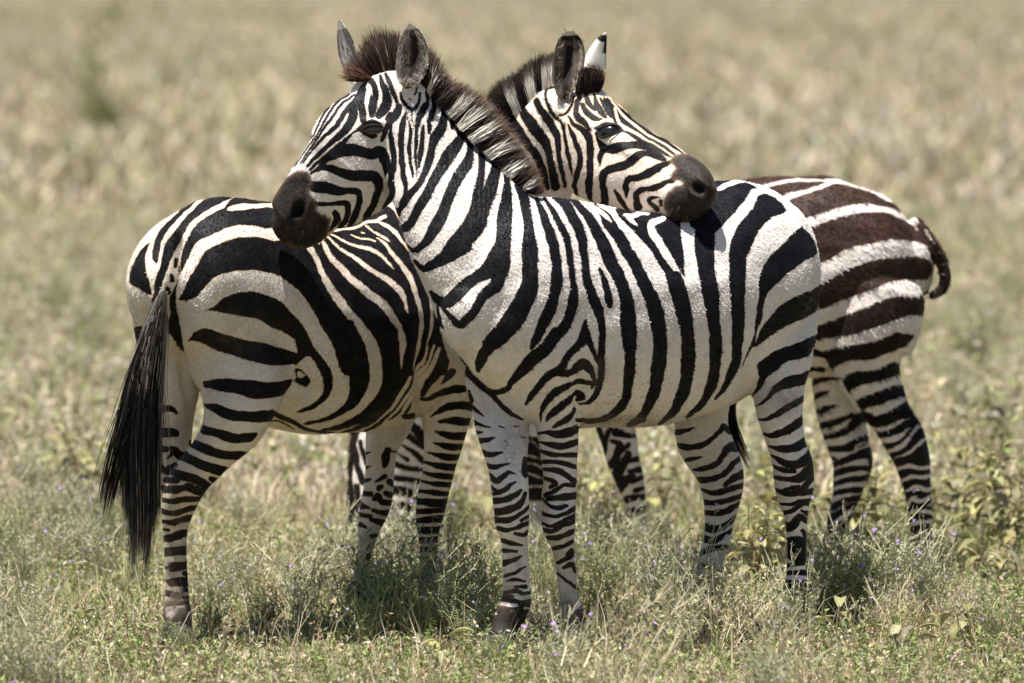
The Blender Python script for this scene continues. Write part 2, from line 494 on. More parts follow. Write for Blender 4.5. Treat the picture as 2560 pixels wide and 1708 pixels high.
# ------------------------------------------------------------------ coat patterns, one list per animal
PAT1 = parse('''
A D 800,870,16.0 690,960,18.2 620,1050,18.2 570,1160,16.0 470,1320,13.7 310,1540,11.4
A D 850,870,16.0 740,950,22.8 660,1050,22.8 600,1170,18.2 520,1290,16.0 350,1530,11.4
A D 900,870,18.2 800,950,27.4 720,1050,29.6 650,1140,27.4 570,1260,20.5 400,1510,13.7
A D 930,880,22.8 870,960,38.8 800,1060,45.6 700,1190,38.8 590,1290,27.4 430,1500,16.0
A D 1015,755,34.2 985,800,45.6 930,900,61.6 890,980,70.7 890,1080,79.8 830,1180,79.8 720,1290,57.0 600,1400,41.0 470,1530,22.8
A D 1000,815,34.2 985,860,50.2 962,950,63.8 975,1030,73.0 985,1110,52.4
A D 1050,735,52.4 1070,780,61.6 1090,850,68.4 1080,930,73.0 1070,1000,79.8 1060,1070,52.4
A W 1035,780,16 1055,830,20 1070,885,10
A D 1140,690,29.6 1155,760,50.2 1185,840,68.4 1200,930,86.6 1180,1000,98.0 1130,1070,68.4
A D 1195,680,27.4 1230,770,50.2 1270,870,45.6 1300,960,34.2
A D 1310,985,57.0 1290,1040,75.2 1230,1130,57.0 1180,1210,52.4 1155,1285,41.0
A D 1232,1045,29.6 1205,1100,38.8
A D 870,1240,22.8 800,1310,45.6 700,1390,38.8 560,1500,29.6 490,1560,22.8
A D 880,1235,11.4 960,1185,29.6 1000,1150,45.6 1070,1130,45.6 1140,1160,34.2
A D 960,1190,57.0 1060,1240,52.4 1105,1245,22.8
B D 560,365,16.0 650,290,45.6 740,230,91.2 850,200,114.0 950,215,109.4 1060,240,102.6 1140,225,109.4 1190,300,91.2 1205,380,57.0 1200,435,20.5
B D 500,415,22.8 600,365,45.6 680,370,75.2 760,405,86.6 870,430,91.2 980,430,96.9 1070,430,102.6 1112,490,86.6 1115,560,68.4 1090,660,68.4 1050,740,68.4 1010,820,57.0 992,850,27.4
B D 530,540,102.6 640,550,102.6 760,575,86.6 860,575,63.8 930,585,63.8 947,660,52.4 930,740,57.0 900,830,68.4 850,900,41.0
B D 540,690,34.2 650,700,41.0 760,693,41.0 835,700,63.8 847,760,52.4 825,830,57.0 770,910,41.0
B D 722,785,52.4 742,830,68.4 715,890,41.0 675,945,18.2
A D 1250,1150,16.0 1238,1230,41.0 1245,1320,54.7 1265,1450,52.4 1268,1568,50.2
B D 1257,330,50.2 1252,450,52.4 1250,560,66.1 1230,650,63.8 1175,745,41.0
A D 1372,1035,18.2 1345,1130,52.4 1335,1300,57.0 1335,1500,52.4
B D 1335,310,52.4 1352,430,45.6 1376,530,43.3 1376,610,41.0 1340,670,31.9 1305,705,11.4
A D 1385,1060,9.1 1415,1200,27.4 1410,1350,36.5 1415,1500,34.2
B D 1415,300,34.2 1430,400,29.6 1432,460,11.4
A D 1435,1010,16.0 1432,1090,16.0 1444,1165,6.8
A D 1545,950,29.6 1505,1060,52.4 1478,1150,45.6 1468,1250,31.9 1465,1450,27.4
B D 1465,250,25.1 1475,400,18.2 1470,470,6.8
A D 1540,1155,18.2 1525,1250,45.6 1512,1400,45.6 1498,1530,25.1
A D 1572,1085,11.4 1597,1160,45.6 1590,1225,22.8
A D 1330,850,22.8 1350,930,31.9 1400,990,36.5 1450,1000,36.5 1490,950,31.9 1500,860,22.8
A D 1414,913,20.5 1420,920,20.5
A D 1478,795,18.2 1458,870,22.8
D D 240,110,24 252,180,36 237,250,36 212,310,40 175,370,50 153,440,36
D D 300,150,16 312,230,50 292,310,56 285,360,50
D D 375,200,20 397,320,60 380,430,86 330,520,100 295,600,80 270,720,70 240,830,60 180,940,60 90,1060,66 20,1160,56 -20,1205,50
D D 455,320,16 475,390,40 475,440,26
B D 1300,775,75.2 1235,748,29.6
D D 505,340,46 545,450,60 550,540,84 500,620,110 450,690,116 400,770,116 350,860,100 285,980,92 222,1090,86 150,1220,90 66,1345,90 -20,1374,70
D D 605,490,56 635,560,66 640,640,70 610,780,100 540,880,110 480,980,100 440,1100,104 388,1230,110 335,1340,110 270,1440,98 190,1530,70 120,1568,40
B D 1490,1132,44 1440,1118,34 1385,1070,12
D D 735,560,56 757,640,70 752,740,70 742,850,64 735,960,84 715,1050,90 705,1120,80
D D 880,790,80 868,880,110 820,1000,140 764,1090,190 728,1200,192 690,1310,200 640,1390,200 580,1450,190
B D 1880,1060,216.6 1760,1170,136.8 1620,1255,82.1 1540,1288,63.8 1455,1225,34.2
D W 820,690,40 800,790,36 785,880,24 765,1005,6
D D 970,850,40 985,950,60 978,1080,110 962,1250,130 955,1351,136 942,1500,152
H D 2205,250,136 2193,400,152 2155,520,186 2090,620,176 1950,710,110 1830,800,130 1750,890,126 1670,945,110 1600,915,90 1525,840,30
H D 2185,560,150 2172,640,160 2130,770,120 2020,870,90 1960,960,84 1920,1040,90 1850,1110,86 1790,1145,80 1700,1060,46 1620,985,16
J D 420,50,60 480,180,90 510,350,92 520,500,110 530,650,140 532,800,150 530,950,156 490,1080,176 430,1200,190 350,1330,190 250,1430,176 150,1520,120
K D 690,520,180 600,625,116 540,690,104 510,760,84 500,835,30
J D 570,140,26 622,250,56 680,400,76 720,500,90 760,650,100 775,800,100 775,950,106 750,1080,106 710,1200,110 650,1330,100 590,1450,84 545,1545,36
J D 650,145,26 730,270,56 800,400,70 850,500,70 880,600,60 905,750,60 925,900,60 932,1000,76 925,1120,90 900,1230,100 850,1340,106 770,1440,106 690,1540,100
K D 1220,480,110 1100,640,116 980,740,116 880,850,90 800,940,60 750,1000,60 650,1030,60 560,1000,60 440,890,70 330,760,76 240,660,60 140,590,30
K D 620,1040,46 700,1140,50 800,1220,46 900,1285,24
J D 765,145,70 850,220,86 920,330,96 980,450,96 1012,550,96 1022,650,84 1032,750,70 1052,900,76 1082,1000,86 1120,1100,104 1160,1200,100 1182,1300,76 1192,1400,60 1197,1500,50
K D 1635,400,56 1635,550,60 1630,700,70 1620,850,66 1610,950,60 1580,1040,56 1530,1100,46 1450,1150,16
K D 1480,375,20 1480,450,66 1470,520,106 1415,590,76 1350,650,70 1290,720,66 1230,810,76 1150,870,76 1080,940,66 1010,1030,56 935,1135,30
K D 1500,500,70 1530,600,56 1560,680,46 1592,750,36
K D 1235,845,60 1330,835,56 1400,790,86 1460,765,90 1512,810,76 1547,870,46 1560,950,36 1540,995,20
K D 1540,950,50 1450,930,60 1350,940,60 1250,990,76 1160,1060,76 1110,1140,56 1080,1220,36 1068,1300,12
K D 1432,1130,20 1450,1070,56 1400,1062,60 1320,1115,66 1220,1190,66 1150,1255,46 1120,1295,14
K D 1405,1210,56 1320,1270,66 1240,1320,56 1185,1352,24
K D 1400,1370,66 1300,1410,86 1200,1420,66 1130,1398,46 1045,1415,14
K D 1405,1480,56 1300,1520,66 1200,1520,56 1070,1493,20
J D 1172,815,30 1210,920,60 1237,1020,66 1257,1120,66 1268,1175,24
J D 880,150,50 1020,280,76 1100,400,96 1170,520,106 1230,650,116 1280,770,116 1340,880,116 1390,1000,116 1420,1120,136 1430,1250,146 1440,1400,136 1450,1540,130
K D 1890,500,130 1890,700,106 1880,900,96 1860,1050,86 1800,1170,76 1700,1250,60 1560,1292,44 1420,1300,36
J D 1125,235,44 1200,310,64 1250,380,120 1300,450,110 1370,560,116 1440,680,116 1510,800,116 1570,930,126 1625,1050,126 1672,1180,130 1714,1350,126 1734,1520,130
K D 2130,300,140 2160,500,126 2160,700,126 2140,900,116 2100,1050,106 2050,1180,86 1980,1270,76 1880,1335,40
J PD 1310,270 1420,255 1700,260 1900,360 2100,330 2200,300 2280,420 2230,480 2225,620 2200,640 2120,560 2060,470 1945,400 1930,520 1960,800 1955,915 1900,880 1780,780 1640,590 1530,500 1440,440 1350,350
J D 1480,470,100 1580,560,126 1660,670,126 1740,780,106 1830,900,126 1880,1000,106 1930,1120,106 1960,1280,106 1980,1450,116 1990,1560,120
J W 1270,285,30 1340,370,56 1440,490,70 1540,590,76 1620,700,76 1700,830,80 1760,980,90 1820,1120,100 1850,1280,110 1880,1450,110
J W 1690,290,24 1745,305,40 1755,345,44 1700,375,56 1640,410,60 1665,490,76 1720,580,76 1790,690,76 1850,790,64 1900,860,44 1950,905,30
J W 1390,318,24 1470,330,50 1550,303,44 1605,310,44
J W 1430,335,50 1475,385,40 1515,418,16
J W 1100,235,36 1200,310,40 1285,382,14
J W 1950,370,60 1970,480,104 1980,600,106 1992,750,98 2005,880,96 2020,1000,106 2050,1150,116 2080,1300,120 2110,1450,120 2120,1568,120
L D 590,720,170 590,850,176 600,1000,170 620,1150,156 650,1300,146 665,1450,126 672,1568,116
M D 620,0,146 655,200,130 680,400,120 694,600,112 687,800,108 642,1000,90 555,1150,66 430,1265,26
M D 895,0,136 902,200,116 901,400,106 893,600,104 878,760,96 815,910,74 745,1030,44 690,1095,20
M D 110,150,124 150,300,122 178,500,126 178,700,130 152,900,120 112,1080,96 20,1280,56
M D 320,0,156 365,150,148 400,300,140 435,500,130 441,700,127 427,900,122 375,1080,104 300,1210,76 180,1325,30
L PD 680,240 850,245 960,275 1080,330 1020,350 960,440 880,540 790,630 740,700 690,740 660,800 560,760 530,640 640,520 690,400
L W 690,355,24 760,320,46 850,280,44 960,275,14
L PD 1080,405 1170,382 1345,530 1210,600 1120,680 1050,800 990,950 970,1100 960,1300 955,1568 845,1568 830,1300 812,1000 835,830 900,680 1000,560
L PD 1480,680 1560,760 1625,930 1500,1000 1400,1080 1300,1160 1230,1230 1160,1320 1125,1450 1115,1568 1065,1568 1090,1300 1100,1150 1140,1020 1230,920 1350,800
M D 1095,240,44 1085,350,40 1062,500,30 1042,620,36 1000,740,26 965,820,14
M PD 1690,0 1690,230 1655,260 1530,340 1400,400 1280,460 1180,540 1058,640 1080,560 1110,470 1160,380 1240,280 1350,190 1500,120 1600,75
M PD 1620,500 1600,610 1530,700 1420,730 1330,760 1250,830 1190,870 1150,920 1110,990 1070,1030 1018,1080 1070,960 1095,890 1090,800 1140,720 1220,660 1350,610 1480,570
M PD 1570,820 1560,930 1440,980 1320,1010 1230,1060 1130,1140 1062,1165 1150,1080 1220,980 1290,920 1360,880 1460,870
M D 1530,1060,50 1430,1130,66 1340,1180,66 1240,1240,56 1150,1280,36 1085,1278,14
M D 1500,1280,76 1400,1350,76 1300,1400,66 1200,1430,46 1120,1412,14
Q D 2100,535,86 2000,590,76 1880,600,66 1770,572,26
Q D 2160,630,90 2080,720,96 1980,740,76 1880,710,56 1785,655,20
Q D 2000,806,46 1900,790,46 1805,745,20
Q D 2185,750,90 2080,850,86 1980,880,56 1880,870,46 1805,845,24
Q D 2045,938,36 1980,955,36 1915,967,20
Q D 2180,850,50 2110,930,60 2020,1000,66 1900,995,46 1815,965,20
Q D 2165,990,70 2080,1000,60
Q D 2170,1090,76 2060,1090,56 1960,1110,36 1860,1095,20
Q D 2075,1108,36 2000,1160,40 1890,1195,46
Q D 2160,1195,70 2075,1165,24
Q D 2140,1270,56 2055,1220,66 2000,1280,86 1960,1315,86 1925,1295,70
Q D 2120,1410,70 2075,1350,40
Q D 2120,1520,90 2040,1445,90 1935,1480,116
R D 1345,480,110 1440,430,90 1530,500,56
R D 1410,540,130 1500,570,90
R D 1330,640,46 1530,610,60
R D 1330,712,36 1540,700,50
R PD 1300,775 1590,775 1600,900 1545,1050 1510,1210 1400,1215 1280,1110 1280,900
Q D 860,405,30 920,442,56 1000,430,46 1085,403,12
Q D 925,565,46 1030,580,56 1150,560,56 1240,510,46 1310,440,46 1355,390,56 1410,440,50
Q D 1005,700,36 1080,690,46 1160,673,12
Q D 1075,790,24 1180,775,46 1280,735,56 1350,660,56 1400,590,76 1480,575,100
Q D 1105,880,60 1200,882,66 1300,860,56 1390,800,56 1450,730,56 1520,670,50
Q D 1370,925,40 1440,870,56 1550,825,80
Q D 1130,965,16 1240,1000,46 1350,985,56 1450,950,56 1550,930,60
Q D 1155,1080,46 1250,1090,56 1380,1075,56 1535,1025,50
Q D 1175,1180,46 1260,1190,56 1380,1170,56 1495,1105,44
Q D 1170,1310,70 1280,1330,76 1380,1290,56 1485,1195,30
R D 570,390,76 690,410,66 840,320,36
R D 530,545,46 650,490,56 810,465,36
R D 490,640,66 600,640,46 710,690,36
R D 470,765,56 620,770,36 750,740,40
R D 480,850,56 740,820,56
R PD 440,900 750,880 750,1010 670,1110 450,1090
O D 1995,300,11.2 2090,290,28.8 2200,320,44.8 2350,285,52.8
O D 2020,393,24.0 2120,415,44.8 2230,430,44.8 2360,395,48.0
O D 2020,465,32.0 2150,500,44.8 2360,510,44.8
O D 2035,565,36.8 2150,570,44.8 2250,590,44.8 2350,615,36.8
O D 2045,640,36.8 2170,650,52.8 2250,680,44.8 2340,750,48.0
O D 2055,720,36.8 2130,740,44.8 2175,768,36.8 2110,795,36.8
O D 2075,870,44.8 2160,830,44.8 2240,780,36.8 2330,790,48.0
O D 2095,910,44.8 2200,900,60.8 2345,880,64.0
O D 2045,905,28.8 2100,970,28.8 2180,990,44.8 2265,968,32.0
O D 2020,1035,36.8 2110,1060,36.8 2200,1060,36.8 2350,990,56.0
O D 2030,1128,28.8 2130,1160,36.8 2250,1105,44.8 2360,1050,48.0
O D 2040,1190,36.8 2130,1210,44.8 2230,1160,44.8 2370,1105,44.8
O D 2090,1270,44.8 2200,1260,44.8 2370,1185,44.8
O D 2140,1360,36.8 2230,1340,44.8 2370,1275,36.8
O D 2265,1420,36.8 2310,1375,36.8
P D 2190,470,36 2280,420,46 2350,360,46
P D 2240,510,36 2310,480,46 2350,545,40
P D 2185,560,26 2260,630,36 2350,695,36
O D 1355,15,39.6 1430,90,41.4 1505,155,10.8
O D 1385,200,54.0 1470,225,32.4 1565,247,10.8
O D 1415,295,50.4 1495,292,12.6
O D 1450,380,54.0 1530,370,50.4 1610,353,12.6
O D 1480,480,54.0 1560,500,50.4 1675,478,18.0
O D 1530,600,54.0 1600,620,50.4 1680,600,32.4 1740,588,12.6
O D 1560,700,54.0 1620,745,50.4 1680,700,50.4 1740,665,32.4 1810,682,9.0
O D 1570,800,41.4 1630,832,27.0
O D 1600,860,41.4 1690,830,50.4 1740,780,41.4 1795,748,19.8
O D 1595,930,59.4 1700,920,59.4 1800,870,50.4 1845,835,30.6
O D 1600,1030,59.4 1720,1010,68.4 1830,960,59.4 1885,860,36.0
O D 1610,1100,59.4 1740,1100,59.4 1850,1040,41.4 1930,960,32.4
O D 1850,1110,32.4 1930,1065,32.4
O D 1630,1175,41.4 1700,1200,41.4 1760,1190,32.4 1850,1160,41.4 1930,1125,41.4
O D 1785,1228,27.0 1870,1235,41.4 1930,1195,32.4
O D 1660,1285,32.4 1750,1310,41.4 1850,1335,27.0
O D 1670,1378,41.4 1800,1392,36.0
O D 1675,1505,59.4 1790,1470,41.4 1850,1437,18.0
O D 1640,238,19.8 1700,265,9.0
O D 1785,250,18.0 1835,243,7.2
O D 1690,372,12.6 1730,395,5.4
O D 1880,550,50.4 1890,660,68.4 1890,700,36.0
O D 1840,330,7.2 1890,345,10.8
P D 1690,585,26 1790,555,36 1890,495,16
P D 1710,632,16 1780,620,36 1880,642,24
P D 1785,690,26 1890,690,36
P D 1680,742,26 1800,730,36 1860,750,36 1940,728,26
P D 1650,800,46 1750,810,46 1830,822,36
P D 1850,835,60 1940,840,90
P D 1630,882,56 1760,890,36 1850,880,50
P D 1640,915,40 1760,930,40 1900,915,40
P D 1660,770,24 1780,775,20
P PD 1590,940 1900,930 1830,1100 1790,1250 1720,1330 1580,1260 1540,1100
K D 118,225,14 150,380,36 185,445,14
K D 415,1020,24 440,1110,40
''')  # short thin strokes high on the right foreleg paint skin creases dark
MUZ1 = parse('''
B PD 285,440 340,405 400,388 490,415 505,470 520,520 498,570 505,620 560,690 560,760 680,830 672,940 640,1040 560,1110 400,1120 250,1080 140,1030 100,900 90,750 120,650 180,570 215,490
''')
BLK1 = parse('''
B D 395,720,114.0 385,790,125.4 350,850,68.4
B D 345,1000,13.7 340,950,16.0 350,920,16.0
B D 360,1062,16.0 450,1035,16.0 540,980,20.5 580,930,16.0
A D 985,1170,27.4 1040,1165,68.4 1100,1165,73.0 1150,1165,27.4
A D 890,1220,13.7 960,1185,27.4 1000,1175,34.2
A D 1000,1200,27.4 1060,1230,29.6 1110,1215,22.8
''')

